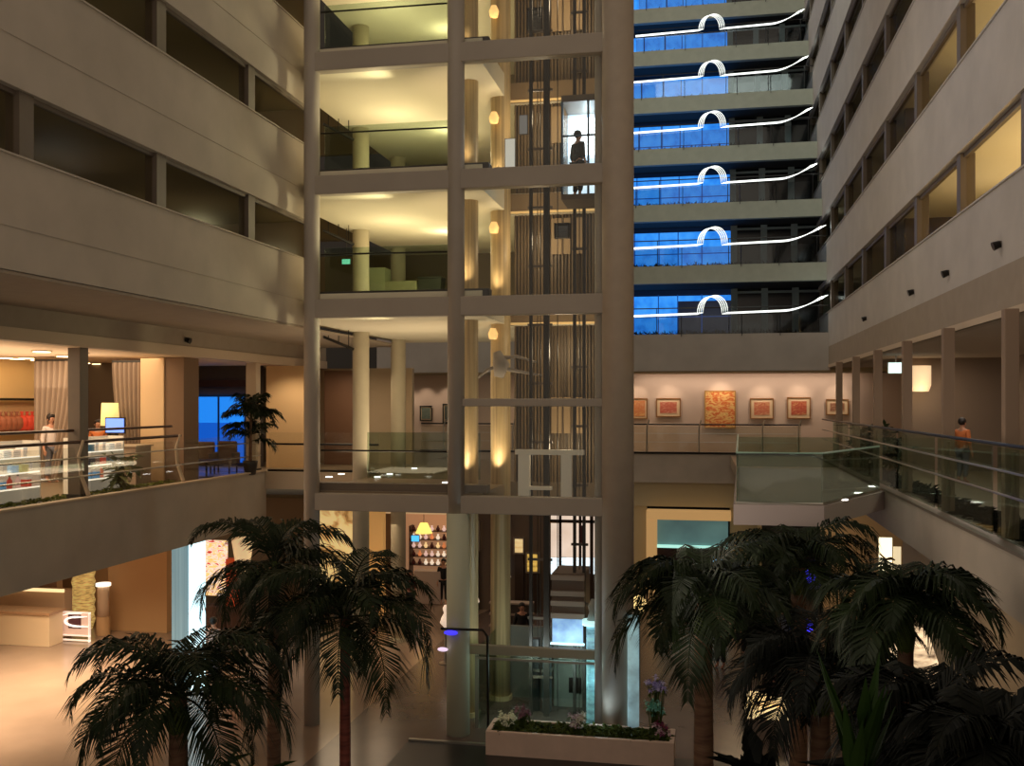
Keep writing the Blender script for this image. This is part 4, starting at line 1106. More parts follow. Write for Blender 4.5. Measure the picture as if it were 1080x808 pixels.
# ================================================================== RIGHT MEZZANINE
PY = [12.0, 16.0, 19.9, 23.8, 27.7, 31.6, 35.5]
plab = ['nearest, outside the picture', 'nearest in view', 'second in view from the near end', 'third in view from the near end', 'fourth in view from the near end', 'fifth in view from the near end', 'farthest']
for y, lab in zip(PY[1:], plab[1:]):
    t = thing('support_post', 'slim tan square post of the right mezzanine, %s' % lab, 'post', (XMR + 0.3, y, 0))
    obj('shaft', MB().box(XMR + 0.22, XMR + 0.42, y - 0.1, y + 0.1, 0.08, 3.5), mat('post_tan', (0.56, 0.47, 0.39), 0.6), t, bevel=0.01)
    obj('brace', MB().loft([(XMR + 0.3, y - 0.1, 0.12), (XMR + 0.25, y - 0.4, 0.6), (XMR + 0.2, y - 0.6, 1.4)], [0.05, 0.035, 0.03], 8), MATS['post_tan'], t)
rbm = thing('glass_balustrade', 'long green tinted glass balustrade with steel rails on the right mezzanine', 'balustrade', (XMR + 0.1, 22, 0.08))
for i in range(len(PY) - 1):
    obj('glass_panel', MB().box(XMR + 0.1, XMR + 0.12, PY[i] + 0.15, PY[i+1] - 0.15, 0.12, 1.45), glass_green, rbm)
obj('handrail', MB().loft([(XMR + 0.05, 9, 1.5), (XMR + 0.05, 38, 1.5)], 0.03, 8), rail_dark, rbm)
for z in (1.12, 0.78): obj('steel_rail', MB().loft([(XMR + 0.05, 9, z), (XMR + 0.05, 38, z)], 0.02, 8), steel, rbm)
rr = random.Random(9)
hb = MB()
for i in range(2600):
    y = rr.uniform(10, 38)
    hb.leaf((XMR + rr.uniform(0.55, 1.0), y, 0.02), (rr.uniform(-1, 1), rr.uniform(-1, 1), rr.uniform(0.4, 1.5)), rr.uniform(0.15, 0.5), 0.035, 0.5)
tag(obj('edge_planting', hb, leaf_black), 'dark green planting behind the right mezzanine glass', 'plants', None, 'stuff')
for i, (y, h) in enumerate(((30.2, 1.2), (33.5, 1.3), (36.5, 1.1))):
    bushy(XMR + 1.2, y, 0, 140, h, leaf_dark, ['bushy dark plant nearest the balcony on the right mezzanine', 'bushy dark plant in the middle of three by the balcony', 'bushy dark plant nearest the picture wall'][i], 40 + i, w=0.09, stems=7)
# exit sign, sconces, ceiling lights, person
p = AtY(945, 388, 31.0)
t = thing('exit_sign', 'white lit hanging sign box under the right mezzanine ceiling', 'sign', (p.x, 31.0, p.z - 0.16))
obj('lit_face', MB().box(p.x - 0.21, p.x + 0.21, 30.96, 31.0, p.z - 0.15, p.z + 0.15), mat('sign_white', (0.85, 1.0, 0.98), em=1.6), t)
obj('housing', MB().box(p.x - 0.23, p.x + 0.23, 31.0, 31.08, p.z - 0.17, p.z + 0.17), steel, t)
obj('hanger', MB().box(p.x - 0.02, p.x + 0.02, 31.02, 31.05, p.z + 0.17, 3.5), steel, t)
for (px, py0, py1, hw, lab) in ((970, 386, 413, 12, 'wide warm glowing wall lamp on the right mezzanine'), (1005, 378, 408, 8, 'tall golden wall lamp on the right mezzanine wall')):
    X_ = 8.75
    if hw == 12: continue
    a = AtX(px, py0, X_); b = AtX(px, py1, X_)
    t = thing('wall_lamp', lab, 'lamp', (X_, a.y, b.z))
    wy_ = 0.45 if hw == 12 else 0.30
    obj('shade', MB().loft([(X_, a.y, b.z), (X_, a.y, b.z + 0.15), (X_, a.y, a.z)], [wy_ * 0.85, wy_, wy_], 20), mat('wall_lamp_glow_%d' % hw, (0.95, 0.80, 0.60) if hw == 12 else (0.98, 0.76, 0.42), em=0.75), t, True)
    obj('bracket', MB().box(X_, 9.0, a.y - 0.05, a.y + 0.05, b.z + 0.2, b.z + 0.3), dark_frame, t)
    point('sconce_light', (X_ - 0.7, a.y, (a.z + b.z) / 2), 12, WARM, 0.2)
wx0, wx1 = AtY(952, 0, 33).x, AtY(1004, 0, 33).x
struct('wall_right', MB().box(wx0, wx1 + 2, 33.0, 33.2, 0, 3.5), MATS['right_taupe'])
a = AtY(957, 386, 32.8); b = AtY(982, 413, 32.8)
t = thing('wall_lamp', 'wide warm glowing wall lamp on the right mezzanine', 'lamp', ((a.x + b.x) / 2, 32.8, b.z))
obj('shade', MB().lathe((a.x + b.x) / 2, 32.8, [((b.x - a.x) * 0.40, b.z), ((b.x - a.x) * 0.5, b.z + 0.2), ((b.x - a.x) * 0.5, a.z)], 20), mat('wide_lamp_glow', (0.93, 0.80, 0.62), em=0.8), t, True)
obj('bracket', MB().box((a.x + b.x) / 2 - 0.05, (a.x + b.x) / 2 + 0.05, 32.85, 33.0, b.z + 0.2, b.z + 0.3), dark_frame, t)
point('sconce_light', ((a.x + b.x) / 2, 32.2, b.z - 0.2), 14, WARM, 0.2)
area('mezz_right_light', (6.8, 24, 3.4), 1.2, 170, (1.0, 0.84, 0.68), (0, 0, 0), 16)
# partition walls and doors inside the right mezzanine
for i, (px0, px1, lab) in enumerate(((1025, 1052, 'dark brown door near the right picture edge of the mezzanine'),)):
    a = AtX(px1, 0, 8.95); b = AtX(px0, 0, 8.95)
    t = thing('door', lab, 'door', (8.93, (a.y + b.y) / 2, 0))
    lf_ = obj('leaf', MB().box(8.88, 8.98, a.y, b.y, 0, 2.3), mat('door_brown', (0.30, 0.23, 0.19), 0.5), t, bevel=0.01)
    obj('handle', MB().box(8.84, 8.88, (a.y + b.y) / 2 - 0.02, (a.y + b.y) / 2 + 0.02, 0.9, 1.2), steel, lf_)
    obj('casing', MB().box(8.86, 8.98, a.y - 0.1, a.y, 0, 2.4).box(8.86, 8.98, b.y, b.y + 0.1, 0, 2.4).box(8.86, 8.98, a.y - 0.1, b.y + 0.1, 2.3, 2.4), frame_mat, t)
q = AtX(1015, 0, 6.6)
person((6.6, q.y, 0), 2.2, 'person in a pale top walking on the right mezzanine', orange, gy, h=1.65)
# wall spots on the right parapet faces
for i, (px, py) in enumerate(((1056, 258), (1001, 288), (964, 308), (914, 336))):
    p = AtX(px, py, XR)
    t = thing('parapet_spotlight', 'small dark spotlight on the lowest right parapet, %s' % ['nearest', 'second nearest', 'third nearest', 'farthest'][i], 'spotlight', (XR - 0.08, p.y, p.z))
    obj('lens_housing', MB().loft([(XR - 0.13, p.y, p.z - 0.03), (XR - 0.02, p.y, p.z + 0.01)], [0.075, 0.06], 12), rail_dark, t)
    obj('bracket', MB().box(XR - 0.04, XR, p.y - 0.02, p.y + 0.02, p.z - 0.05, p.z + 0.06), frame_mat, t)
p = AtX(195, 343, XML + 0.02)
t = thing('parapet_spotlight', 'small dark spotlight on the brown fascia over the left mezzanine', 'spotlight', (XML + 0.1, p.y, 3.7))
obj('lens_housing', MB().loft([(XML + 0.17, p.y, 3.68), (XML + 0.05, p.y, 3.72)], [0.08, 0.06], 12), rail_dark, t)
obj('bracket', MB().box(XML + 0.02, XML + 0.06, p.y - 0.02, p.y + 0.02, 3.66, 3.78), frame_mat, t)

# ================================================================== LOBBY, LEFT
LW = 34.0
struct('wall_left', MB().box(AtY(-80, 0, 30).x, AtY(60, 0, 30).x, 30.0, 30.3, G, -1.57), mat('lobby_mauve', (0.66, 0.53, 0.46), 0.7))
struct('wall_left', MB().box(AtY(60, 0, 31.5).x - 0.3, AtY(116, 0, 31.5).x, 31.5, 31.8, G, -1.57), MATS['lobby_mauve'])
struct('wall_left', MB().box(AtY(114, 0, 30.5).x, AtY(176, 0, 30.5).x, 30.5, 31.2, G, -1.57), mat('lobby_tan', (0.76, 0.60, 0.42), 0.75))
# counters
a = AtY(-60, 0, 28.2); b = AtY(56, 0, 28.2)
t = thing('reception_counter', 'long cream reception counter with a lit ledge at the far left of the lobby', 'counter', ((a.x + b.x) / 2, 28.3, G))
zt_ = AtY(0, 668, 28.0).z
cr = mat('counter_cream', (0.90, 0.80, 0.66), 0.5)
obj('front_panel', MB().box(a.x, b.x, 28.0, 28.7, G, -4.6), cr, t, bevel=0.01)
obj('worktop', MB().box(a.x, b.x + 0.05, 27.95, 28.8, -4.6, -4.52), mat('counter_edge', (0.70, 0.55, 0.42), 0.4), t)
obj('rear_panel', MB().box(a.x, b.x - 0.3, 29.2, 29.6, G, -4.05), mat('counter_rear', (0.78, 0.66, 0.54), 0.5), t)
obj('light_strip', MB().box(a.x, b.x - 0.3, 29.12, 29.2, -4.1, -4.0), mat('strip_warm', (1.0, 0.88, 0.65), em=1.0), t)
# sign on a stand with a white swoosh
a = AtY(63, 645, 28.8); b = AtY(94, 686, 28.8)
zb_ = G
t = thing('poster_stand', 'white framed floor sign with a white crescent on a maroon square', 'sign', ((a.x + b.x) / 2, 28.8, G))
W_ = b.x - a.x; zt_ = a.z
obj('board', MB().box(a.x, b.x, 28.8, 28.84, zt_ - 0.72, zt_), mat('sign_board', (0.86, 0.74, 0.68), 0.5, em=0.25), t)
fr = MB()
for z in (zt_, zt_ - 0.74, G + 0.06): fr.box(a.x - 0.02, b.x + 0.02, 28.78, 28.86, z - 0.03, z + 0.01)
for x in (a.x, b.x): fr.box(x - 0.02, x + 0.02, 28.78, 28.86, G, zt_)
obj('stand_frame', fr, mat('sign_white_frame', (0.96, 0.90, 0.85), 0.4, em=0.5), t)
x0 = a.x + W_ * 0.30; x1 = a.x + W_ * 0.73
obj('maroon_square', MB().prism([(x0, 28.785), (x1, 28.785), (x1, 28.799), (x0, 28.799)], zt_ - 0.52, zt_ - 0.08), mat('sign_maroon', (0.32, 0.18, 0.22), 0.5), t)
sw = MB(); pts = []
cx, cz_ = a.x + W_ * 0.62, zt_ - 0.33
for i in range(13):
    s = i / 12; an = math.radians(75 + 210 * s)
    pts.append((cx + 0.36 * W_ / 0.85 * math.cos(an) + (0.16 if i in (0, 12) else 0), 28.77, cz_ + 0.15 * math.sin(an) + 0.03))
pts = [(b.x - 0.05, 28.77, pts[0][2] + 0.03)] + pts[1:-1] + [(b.x - 0.02, 28.77, pts[-1][2])]
sw.loft(pts, [0.008] + [0.035] * (len(pts) - 2) + [0.01], 6)
obj('crescent_mark', sw, mat('sign_mark', (1, 0.97, 0.93), em=0.9), t)
sw = MB().loft([(a.x + 0.08, 28.77, zt_ - 0.12), (a.x + 0.35, 28.77, zt_ - 0.05), (b.x - 0.25, 28.77, zt_ - 0.02)], 0.015, 5)
obj('upper_stroke', sw, MATS['sign_mark'], t)
# golden textured display column and glass tube
p = AtY(88, 0, 30.6); z0 = AtY(0, 646, 30.6).z
t = thing('woven_column', 'golden woven glowing column behind the floor sign', 'column', (p.x, 30.6, G))
prof = [(0.30, G)] + [(0.34 + 0.05 * (i % 2), G + 0.15 + i * 0.16) for i in range(24)]
obj('woven_shade', MB().lathe(p.x, 30.6, prof, 24), ramp_mat('woven_gold', [(0.55, 0.38, 0.18), (1.0, 0.85, 0.5)], scale=(1, 1, 5), nscale=5, em=0.55), t, True)
obj('top_ring', MB().cyl(p.x, 30.6, G + 3.85, G + 3.95, 0.42, 24), mat('ring_glow', (1, 0.95, 0.85), em=1.4), t)
p = AtY(109, 0, 29.9)
t = thing('display_cylinder', 'pale translucent display cylinder right of the golden woven column', 'display', (p.x, 29.9, G))
obj('plinth', MB().cyl(p.x, 29.9, G, AtY(0, 650, 29.9).z, 0.22, 20), MATS['lobby_tan'], t)
obj('glass_tube', MB().cyl(p.x, 29.9, AtY(0, 650, 29.9).z, AtY(0, 618, 29.9).z, 0.19, 20), mat('tube_pale', (0.82, 0.70, 0.58), 0.4), t, True)
obj('lit_cap', MB().cyl(p.x, 29.9, AtY(0, 618, 29.9).z, AtY(0, 615, 29.9).z, 0.24, 20), MATS['ring_glow'], t)
area('lobby_left_light', (-18.0, 22.5, -1.75), 5, 1000, (1.0, 0.77, 0.52), (0, 0, 0), 9, math.radians(120))
area('lobby_left_light', (-11.0, 29.5, -1.8), 2.5, 110, (1.0, 0.76, 0.50), (0, 0, 0), 4)
# blue white lit pillar
a = AtY(181, 0, 24.6); b = AtY(200, 0, 24.6); c = AtY(211, 0, 24.6)
t = thing('light_pillar', 'tall glass pillar glowing icy blue with a bright white edge in the left of the lobby', 'lit pillar', (b.x, 24.6, G))
obj('blue_face', MB().box(a.x, b.x, 24.6, 24.9, G, -1.58), ramp_mat('icy_face', [(0.40, 0.54, 0.60), (0.56, 0.70, 0.74)], scale=(5, 1, 0.05), nscale=2, em=0.55), t)
obj('bright_edge', MB().box(b.x, c.x, 24.55, 24.9, G, -1.58), mat('icy_white', (0.80, 0.96, 1.0), em=1.7), t)
# colourful kiosk behind
a = AtY(212, 0, 29.5); b = AtY(238, 0, 29.5); c = AtY(248, 0, 29.5)
t = thing('kiosk_display', 'bright red, white and yellow kiosk display with an orange side panel', 'display', ((a.x + b.x) / 2, 29.6, G))
obj('lit_board', MB().box(a.x, b.x, 29.6, 29.65, -4.1, AtY(0, 571, 29.5).z), ramp_mat('kiosk_pattern', [(0.75, 0.20, 0.10), (0.98, 0.94, 0.90), (0.98, 0.75, 0.30), (1.0, 0.95, 0.92), (0.80, 0.25, 0.12)], scale=(0.8, 1, 2.5), nscale=4.5, em=0.85, pos=[0.34, 0.42, 0.5, 0.58, 0.66]), t)
obj('side_panel', MB().box(b.x, c.x, 29.5, 29.8, -4.4, AtY(0, 590, 29.5).z), mat('kiosk_orange', (0.72, 0.26, 0.10), 0.5, em=0.35), t)
obj('counter', MB().box(a.x, c.x, 29.3, 29.9, G, -4.4), mat('kiosk_dark', (0.25, 0.14, 0.10), 0.5), t)
p = AtT(225, 700, 27.6)
person((p.x, p.y, G), 2.9, 'person in a pale pink top standing before the kiosk', mat('cloth_pink', (0.88, 0.74, 0.70), 0.8), MATS['cloth_grey'], h=1.7)
p = AtY(256, 585, 27.8)
t = thing('pendant_lamp', 'cream cone pendant lamp hanging right of the kiosk', 'lamp', (p.x, 27.8, p.z - 0.6))
obj('shade', MB().lathe(p.x, 27.8, [(0.16, p.z - 0.62), (0.34, p.z + 0.5), (0.31, p.z + 0.5), (0.14, p.z - 0.60)], 20), mat('cone_cream', (0.95, 0.82, 0.62), 0.6, em=0.45), t, True)
obj('cord', MB().cyl(p.x, 27.8, p.z + 0.5, -1.57, 0.01, 6), rail_dark, t)

# ================================================================== LOBBY, CENTRE BACK
# golden marbled wall panel behind the left bay
gy2 = 34.5
a = AtY(337, 540, gy2); b = AtY(379, 0, gy2)
t = thing('marble_panel', 'glowing golden marbled wall panel seen through the left bay', 'wall panel', ((a.x + b.x) / 2, gy2, G))
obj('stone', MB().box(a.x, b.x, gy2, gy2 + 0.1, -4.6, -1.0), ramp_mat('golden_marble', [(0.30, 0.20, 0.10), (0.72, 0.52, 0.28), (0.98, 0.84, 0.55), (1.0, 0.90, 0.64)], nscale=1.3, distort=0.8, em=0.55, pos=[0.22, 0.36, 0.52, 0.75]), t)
obj('plinth', MB().box(a.x, b.x, gy2 - 0.2, gy2 + 0.1, G, -4.6), dark_stone, t)
a = AtY(387, 0, gy2); b = AtY(404, 0, gy2)
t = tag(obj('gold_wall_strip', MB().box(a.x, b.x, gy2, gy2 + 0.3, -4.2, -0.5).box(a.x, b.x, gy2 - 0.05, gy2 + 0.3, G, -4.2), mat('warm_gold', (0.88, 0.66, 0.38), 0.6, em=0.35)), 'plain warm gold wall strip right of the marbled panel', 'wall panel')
# shop with crowded merchandise
t = thing('shop_interior', 'brightly lit crowded boutique at the back of the lobby', 'shop', (AtY(450, 0, 39).x, 39, G))
a = AtY(430, 541, 40.5); b = AtY(474, 0, 40.5)
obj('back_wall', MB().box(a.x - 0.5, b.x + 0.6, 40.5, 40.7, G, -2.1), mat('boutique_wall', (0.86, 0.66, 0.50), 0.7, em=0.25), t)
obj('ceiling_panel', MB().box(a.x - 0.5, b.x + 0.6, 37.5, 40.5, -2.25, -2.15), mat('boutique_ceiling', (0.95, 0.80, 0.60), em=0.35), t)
obj('counter', MB().box(AtY(438, 0, 37).x, AtY(466, 0, 37).x, 36.8, 37.4, G, -4.35), mat('boutique_counter', (0.70, 0.62, 0.58), 0.5), t, bevel=0.02)
p = AtY(447, 557, 38)
t = thing('pendant_lamp', 'yellow glowing pendant lamp shade in the boutique', 'lamp', (p.x, 38, p.z - 0.2))
obj('shade', MB().lathe(p.x, 38, [(0.34, p.z - 0.2), (0.15, p.z + 0.2), (0.12, p.z + 0.2), (0.31, p.z - 0.2)], 16), mat('lamp_yellow', (1.0, 0.88, 0.45), em=1.2), t, True)
obj('cord', MB().cyl(p.x, 38, p.z + 0.2, -2.2, 0.012, 6), rail_dark, t)
rr = random.Random(77)
shelf_t = thing('display_shelf', 'dark boutique wall shelf crowded with small bright objects', 'shelf', (AtY(452, 0, 39.8).x, 39.8, G))
for z in (-4.6, -4.25, -3.9, -3.55, -3.2):
    obj('shelf', MB().box(AtY(433, 0, 39.8).x, AtY(473, 0, 39.8).x, 39.7, 40.2, z - 0.03, z), rail_wood, shelf_t)
obj('side_panel', MB().box(AtY(433, 0, 39.8).x - 0.04, AtY(433, 0, 39.8).x, 39.7, 40.2, G, -3.0), rail_wood, shelf_t)
obj('side_panel', MB().box(AtY(473, 0, 39.8).x, AtY(473, 0, 39.8).x + 0.04, 39.7, 40.2, G, -3.0), rail_wood, shelf_t)
trink = {}
tc = [((1.0, 0.85, 0.6), 'gold'), ((0.98, 0.9, 0.8), 'cream'), ((0.3, 0.12, 0.12), 'maroon'), ((0.85, 0.5, 0.3), 'amber'), ((0.9, 0.75, 0.7), 'rose')]
for z in (-4.6, -4.25, -3.9, -3.55, -3.2):
    for i in range(6):
        x = AtY(436 + i * 6.4, 0, 39.8).x; ci = rr.randrange(5)
        if ci not in trink:
            c_, nm = tc[ci]
            v_ = thing('vase', 'small glowing %s vase on the boutique shelf' % nm, 'vase', (x, 39.85, z), '%s vases on the boutique shelf' % nm)
            obj('body', MB().lathe(x, 39.85, [(0.05, z), (0.09, z + 0.08), (0.03, z + 0.18), (0.05, z + 0.22)], 10), mat('trinket_%d' % ci, c_, 0.4, em=0.7 if ci != 2 else 0.1), v_, True)
            trink[ci] = v_
        else: dup(trink[ci], (x, 39.85, z))
p = AtY(438, 568, 39.3)
t = thing('monitor', 'small bright blue screen on the left of the boutique shelf', 'monitor', (p.x, 39.3, p.z - 0.13))
obj('screen', MB().box(p.x - 0.16, p.x + 0.16, 39.28, 39.3, p.z - 0.12, p.z + 0.12), mat('screen_cyan', (0.3, 0.72, 0.98), em=1.2), t)
obj('bezel', MB().box(p.x - 0.18, p.x + 0.18, 39.3, 39.34, p.z - 0.14, p.z + 0.14), rail_dark, t)
obj('arm', MB().box(p.x - 0.02, p.x + 0.02, 39.34, 39.8, p.z - 0.02, p.z + 0.02), rail_dark, t)
p = AtZ(468, 637, G)
person((p.x, p.y, G), 0.2, 'person in black standing at the boutique counter beside the tower post', dk, dk, h=1.68)
p = AtZ(432, 650, G)
person((p.x, p.y, G), 0.8, 'person in a dark red top by the lobby column', rd, dk, h=1.62)
p = AtZ(395, 668, G)
person((p.x, p.y, G), -0.6, 'person in dark red and black between the lobby columns', rd, dk, h=1.62)
p = AtZ(568, 672, G)
person((p.x, 29.3, G), 0.3, 'person in dark clothes behind the elevator base', dk, dk, h=1.66)
area('boutique_light', (-8.5, 39, -2.3), 2.0, 40, (1.0, 0.76, 0.5), (0, 0, 0), 2)
area('lobby_centre_light', (-6.0, 33, -0.7), 4.0, 40, (1.0, 0.80, 0.62), (0, 0, 0), 4)
area('lobby_under_light', (-8.2, 28.5, -0.6), 2.0, 22, (1.0, 0.78, 0.52), (0, 0, 0), 4)

# bright shop window right of the shaft
wy2 = 37.5
t = thing('shop_window', 'bright white shop window with bluish lit lower display behind the elevator shaft', 'shop window', (AtY(608, 0, wy2).x, wy2, G))
for (q0, q1) in ((581, 590), (592, 611), (613, 622), (626, 637)):
    x0, x1 = AtY(q0, 0, wy2).x, AtY(q1, 0, wy2).x
    obj('upper_pane', MB().box(x0, x1, wy2, wy2 + 0.03, AtY(0, 588, wy2).z, AtY(0, 552, wy2).z), ramp_mat('pane_cream', [(0.80, 0.70, 0.62), (0.92, 0.84, 0.76)], nscale=1.0, em=1.0), t)
    obj('lower_pane', MB().box(x0, x1, wy2, wy2 + 0.03, AtY(0, 606, wy2).z, AtY(0, 588.5, wy2).z), ramp_mat('pane_ice', [(0.50, 0.60, 0.66), (0.92, 0.98, 1.0), (0.75, 0.85, 0.9)], scale=(1, 1, 6), nscale=2.5, em=1.4), t)
    obj('top_pane', MB().box(x0, x1, wy2, wy2 + 0.03, AtY(0, 549, wy2).z, AtY(0, 541, wy2).z), MATS['pane_cream'], t)
x0, x1 = AtY(578, 0, wy2).x, AtY(640, 0, wy2).x
fr = MB().box(x0, x1, wy2 - 0.06, wy2 + 0.06, AtY(0, 552, wy2).z, AtY(0, 549, wy2).z)
for q in (579, 591, 612, 624, 638): x = AtY(q, 0, wy2).x; fr.box(x - 0.05, x + 0.05, wy2 - 0.06, wy2 + 0.06, G, -1.9)
obj('window_frame', fr, mat('bronze_dark', (0.22, 0.16, 0.12), 0.4, 0.4), t)
obj('stall_riser', MB().box(x0, x1, wy2, wy2 + 0.2, G, AtY(0, 606, wy2).z), mat('riser_brown', (0.30, 0.24, 0.20), 0.5), t)
obj('poster', MB().box(AtY(611, 0, wy2).x, AtY(616, 0, wy2).x, wy2 - 0.08, wy2 - 0.06, AtY(0, 573, wy2).z, AtY(0, 554, wy2).z), mat('poster_maroon', (0.28, 0.10, 0.10), 0.5), t)
# narrow lit displays seen between the posts
for (q0, q1, r0, r1, c_, e_, lab) in ((494, 505, 551, 580, [(0.25, 0.18, 0.12), (0.95, 0.78, 0.5)], 0.7, 'narrow cabinet of golden lit shelves beside the tower post'),
                                  (522, 537, 544, 560, [(0.12, 0.14, 0.24), (0.35, 0.42, 0.62)], 0.5, 'narrow dark blue display board high between the columns'),
                                  (522, 537, 562, 581, [(0.80, 0.60, 0.50), (0.96, 0.88, 0.82)], 0.8, 'narrow cream display board with orange foot between the columns'),
                                  (522, 537, 587, 606, [(0.42, 0.48, 0.58), (0.92, 0.94, 0.98)], 0.8, 'narrow white and blue display low between the columns'),
                                  (543, 552, 568, 583, [(0.75, 0.6, 0.35), (0.98, 0.88, 0.65)], 0.8, 'small golden lit niche right of the narrow displays'),
                                  (556, 568, 584, 603, [(0.35, 0.24, 0.08), (1.0, 0.82, 0.4)], 0.9, 'golden glinting shelf left of the bright shop window')):
    yy = 36.0
    a = AtY(q0, r0, yy); b = AtY(q1, r1, yy)
    t = thing('display_cabinet', lab, 'display', ((a.x + b.x) / 2, yy, b.z))
    obj('lit_back', MB().box(a.x, b.x, yy, yy + 0.04, b.z, a.z), ramp_mat('cab_%d_%d' % (q0, r0), c_, scale=(1, 1, 4), nscale=2.0, em=e_), t)
    obj('casing', MB().box(a.x - 0.05, a.x, yy - 0.1, yy + 0.1, b.z - 0.05, a.z + 0.05).box(b.x, b.x + 0.05, yy - 0.1, yy + 0.1, b.z - 0.05, a.z + 0.05).box(a.x, b.x, yy - 0.1, yy + 0.1, a.z, a.z + 0.05).box(a.x, b.x, yy - 0.1, yy + 0.1, b.z - 0.05, b.z), frame_mat, t)
    if r0 == 562:
        obj('orange_foot', MB().box(a.x, b.x, yy - 0.03, yy, b.z, b.z + 0.14), mat('foot_orange', (0.95, 0.62, 0.25), em=0.9), t)
    if r1 < 606 and r0 != 544 and r0 != 562:
        obj('stand', MB().box(a.x, b.x, yy, yy + 0.1, G, b.z - 0.05), MATS['bronze_dark'], t)
struct('wall_back', MB().box(AtY(488, 0, 36.2).x, AtY(579, 0, 36.2).x, 36.2, 36.4, G, -0.46), mat('mid_ground_wall', (0.36, 0.29, 0.23), 0.7))
# lit table lamps on the lobby floor
for (px, py, Y, lab) in ((500, 634, 30.5, 'white glowing glass table lamp beside the tower post'), (470, 656, 28.5, 'white glass candle lamp left of the tower post'), (534, 608, 34.8, 'white rounded lamp below the narrow displays')):
    p = AtY(px, py, Y)
    t = thing('table_lamp', lab, 'lamp', (p.x, Y, G))
    obj('shade', MB().lathe(p.x, Y, [(0.05, p.z - 0.16), (0.17, p.z - 0.02), (0.13, p.z + 0.12), (0.05, p.z + 0.26), (0.09, p.z + 0.4), (0.04, p.z + 0.5)], 16), mat('lamp_pale_glow', (0.95, 0.84, 0.74), em=0.7), t, True)
    obj('stand', MB().cyl(p.x, Y, G + 0.03, p.z - 0.16, 0.04, 10), steel, t); obj('base', MB().cyl(p.x, Y, G, G + 0.03, 0.2, 16), steel, t)
# counter with drawers behind the lift base
a = AtY(518, 628, 31.0); b = AtY(560, 0, 31.0)
t = thing('bar_counter', 'dark bar counter with pale ledges behind the elevator base', 'counter', ((a.x + b.x) / 2, 31.0, G))
obj('body', MB().box(a.x, b.x, 31.0, 31.6, G, a.z - 0.25), mat('bar_brown', (0.24, 0.19, 0.16), 0.5), t)
for dz in (0.0, -0.35, -0.72): obj('ledge', MB().box(a.x - 0.05, b.x + 0.05, 30.9, 31.3, a.z - 0.25 + dz, a.z - 0.2 + dz), mat('ledge_pale', (0.62, 0.54, 0.48), 0.5), t)
# ================================================================== ELEVATOR BASE
ey = 23.0
a = AtY(503, 685, ey); b = AtY(636, 685, ey); zr = a.z
base = thing('elevator_pit_enclosure', 'glass enclosure with a pale rail around the elevator base', 'enclosure', ((a.x + b.x) / 2, ey, G))
obj('top_rail', MB().box(a.x - 0.3, b.x + 0.2, ey - 0.08, ey + 0.08, zr - 0.1, zr + 0.12), mat('rail_pale', (0.62, 0.60, 0.52), 0.4), base, bevel=0.02)
obj('lower_rail', MB().box(a.x, b.x, ey - 0.12, ey - 0.06, zr - 0.2, zr - 0.15), steel, base)
obj('glass_panel', MB().box(a.x, b.x, ey - 0.02, ey, G, zr - 0.1), glass_green, base)
obj('side_glass', MB().box(a.x - 0.02, a.x, ey, ey + 2.4, G, zr), glass_green, base)
for x in (a.x, b.x): obj('post', MB().box(x - 0.04, x + 0.04, ey - 0.04, ey + 0.04, G, zr), steel, base)
obj('back_wall', MB().box(a.x, b.x + 0.3, 25.6, 25.75, G, zr), mat('pit_grey', (0.46, 0.46, 0.42), 0.6, noise=0.08), base)
x0, x1 = AtY(584, 0, 25.0).x, AtY(618, 0, 25.0).x
mc = thing('machine_cabinet', 'grey green machine cabinet with a dark square vent inside the elevator base', 'cabinet', ((x0 + x1) / 2, 25.2, G))
obj('body', MB().box(x0, x1, 25.0, 25.5, G, zr - 0.25), mat('cabinet_grey', (0.56, 0.58, 0.54), 0.5), mc, bevel=0.01)
p = AtY(607, 0, 25.0)
obj('vent', MB().box(AtY(600, 0, 25).x, AtY(613, 0, 25).x, 24.97, 25.0, AtY(0, 731, 25).z, AtY(0, 715, 25).z), rail_dark, mc)
for (q0, q1, c_, lab) in ((560, 569, (0.10, 0.14, 0.15), 'dark teal vertical duct in the elevator base'), (573, 581, (0.28, 0.33, 0.35), 'grey vertical duct beside the machine cabinet')):
    x0, x1 = AtY(q0, 0, 24.6).x, AtY(q1, 0, 24.6).x
    t = thing('vertical_duct', lab, 'duct', ((x0 + x1) / 2, 24.6, G))
    obj('body', MB().box(x0, x1, 24.5, 24.75, G, zr - 0.05), mat('duct_%d' % q0, c_, 0.4), t, bevel=0.01)
    obj('flange', MB().box(x0 - 0.03, x1 + 0.03, 24.47, 24.78, G + 1.0, G + 1.06), steel, t)
# blue lit cylinder and lower car
p = AtY(625, 0, 23.6)
t = thing('glass_cylinder', 'cyan glowing glass cylinder with a bright cap at the elevator base', 'lit cylinder', (p.x, 23.6, G))
ice = ramp_mat('cyan_tube', [(0.22, 0.34, 0.40), (0.62, 0.86, 0.92)], scale=(1, 1, 2.5), nscale=3, em=0.7)
obj('tube', MB().cyl(p.x, 23.6, G, AtY(0, 659, 23.6).z, 0.15, 20), ice, t, True)
obj('cap', MB().cyl(p.x, 23.6, AtY(0, 659, 23.6).z, AtY(0, 654, 23.6).z, 0.25, 20), mat('cap_cyan', (0.78, 0.96, 0.96), em=0.9), t, True)
obj('finial', MB().lathe(p.x, 23.6, [(0.14, AtY(0, 654, 23.6).z), (0.08, AtY(0, 646, 23.6).z), (0.11, AtY(0, 640, 23.6).z), (0.04, AtY(0, 632, 23.6).z)], 16), mat('finial_grey', (0.62, 0.64, 0.62), 0.3), t, True)
point('cyan_light', (p.x + 0.1, 23.1, G + 1.2), 16, COOL, 0.15)
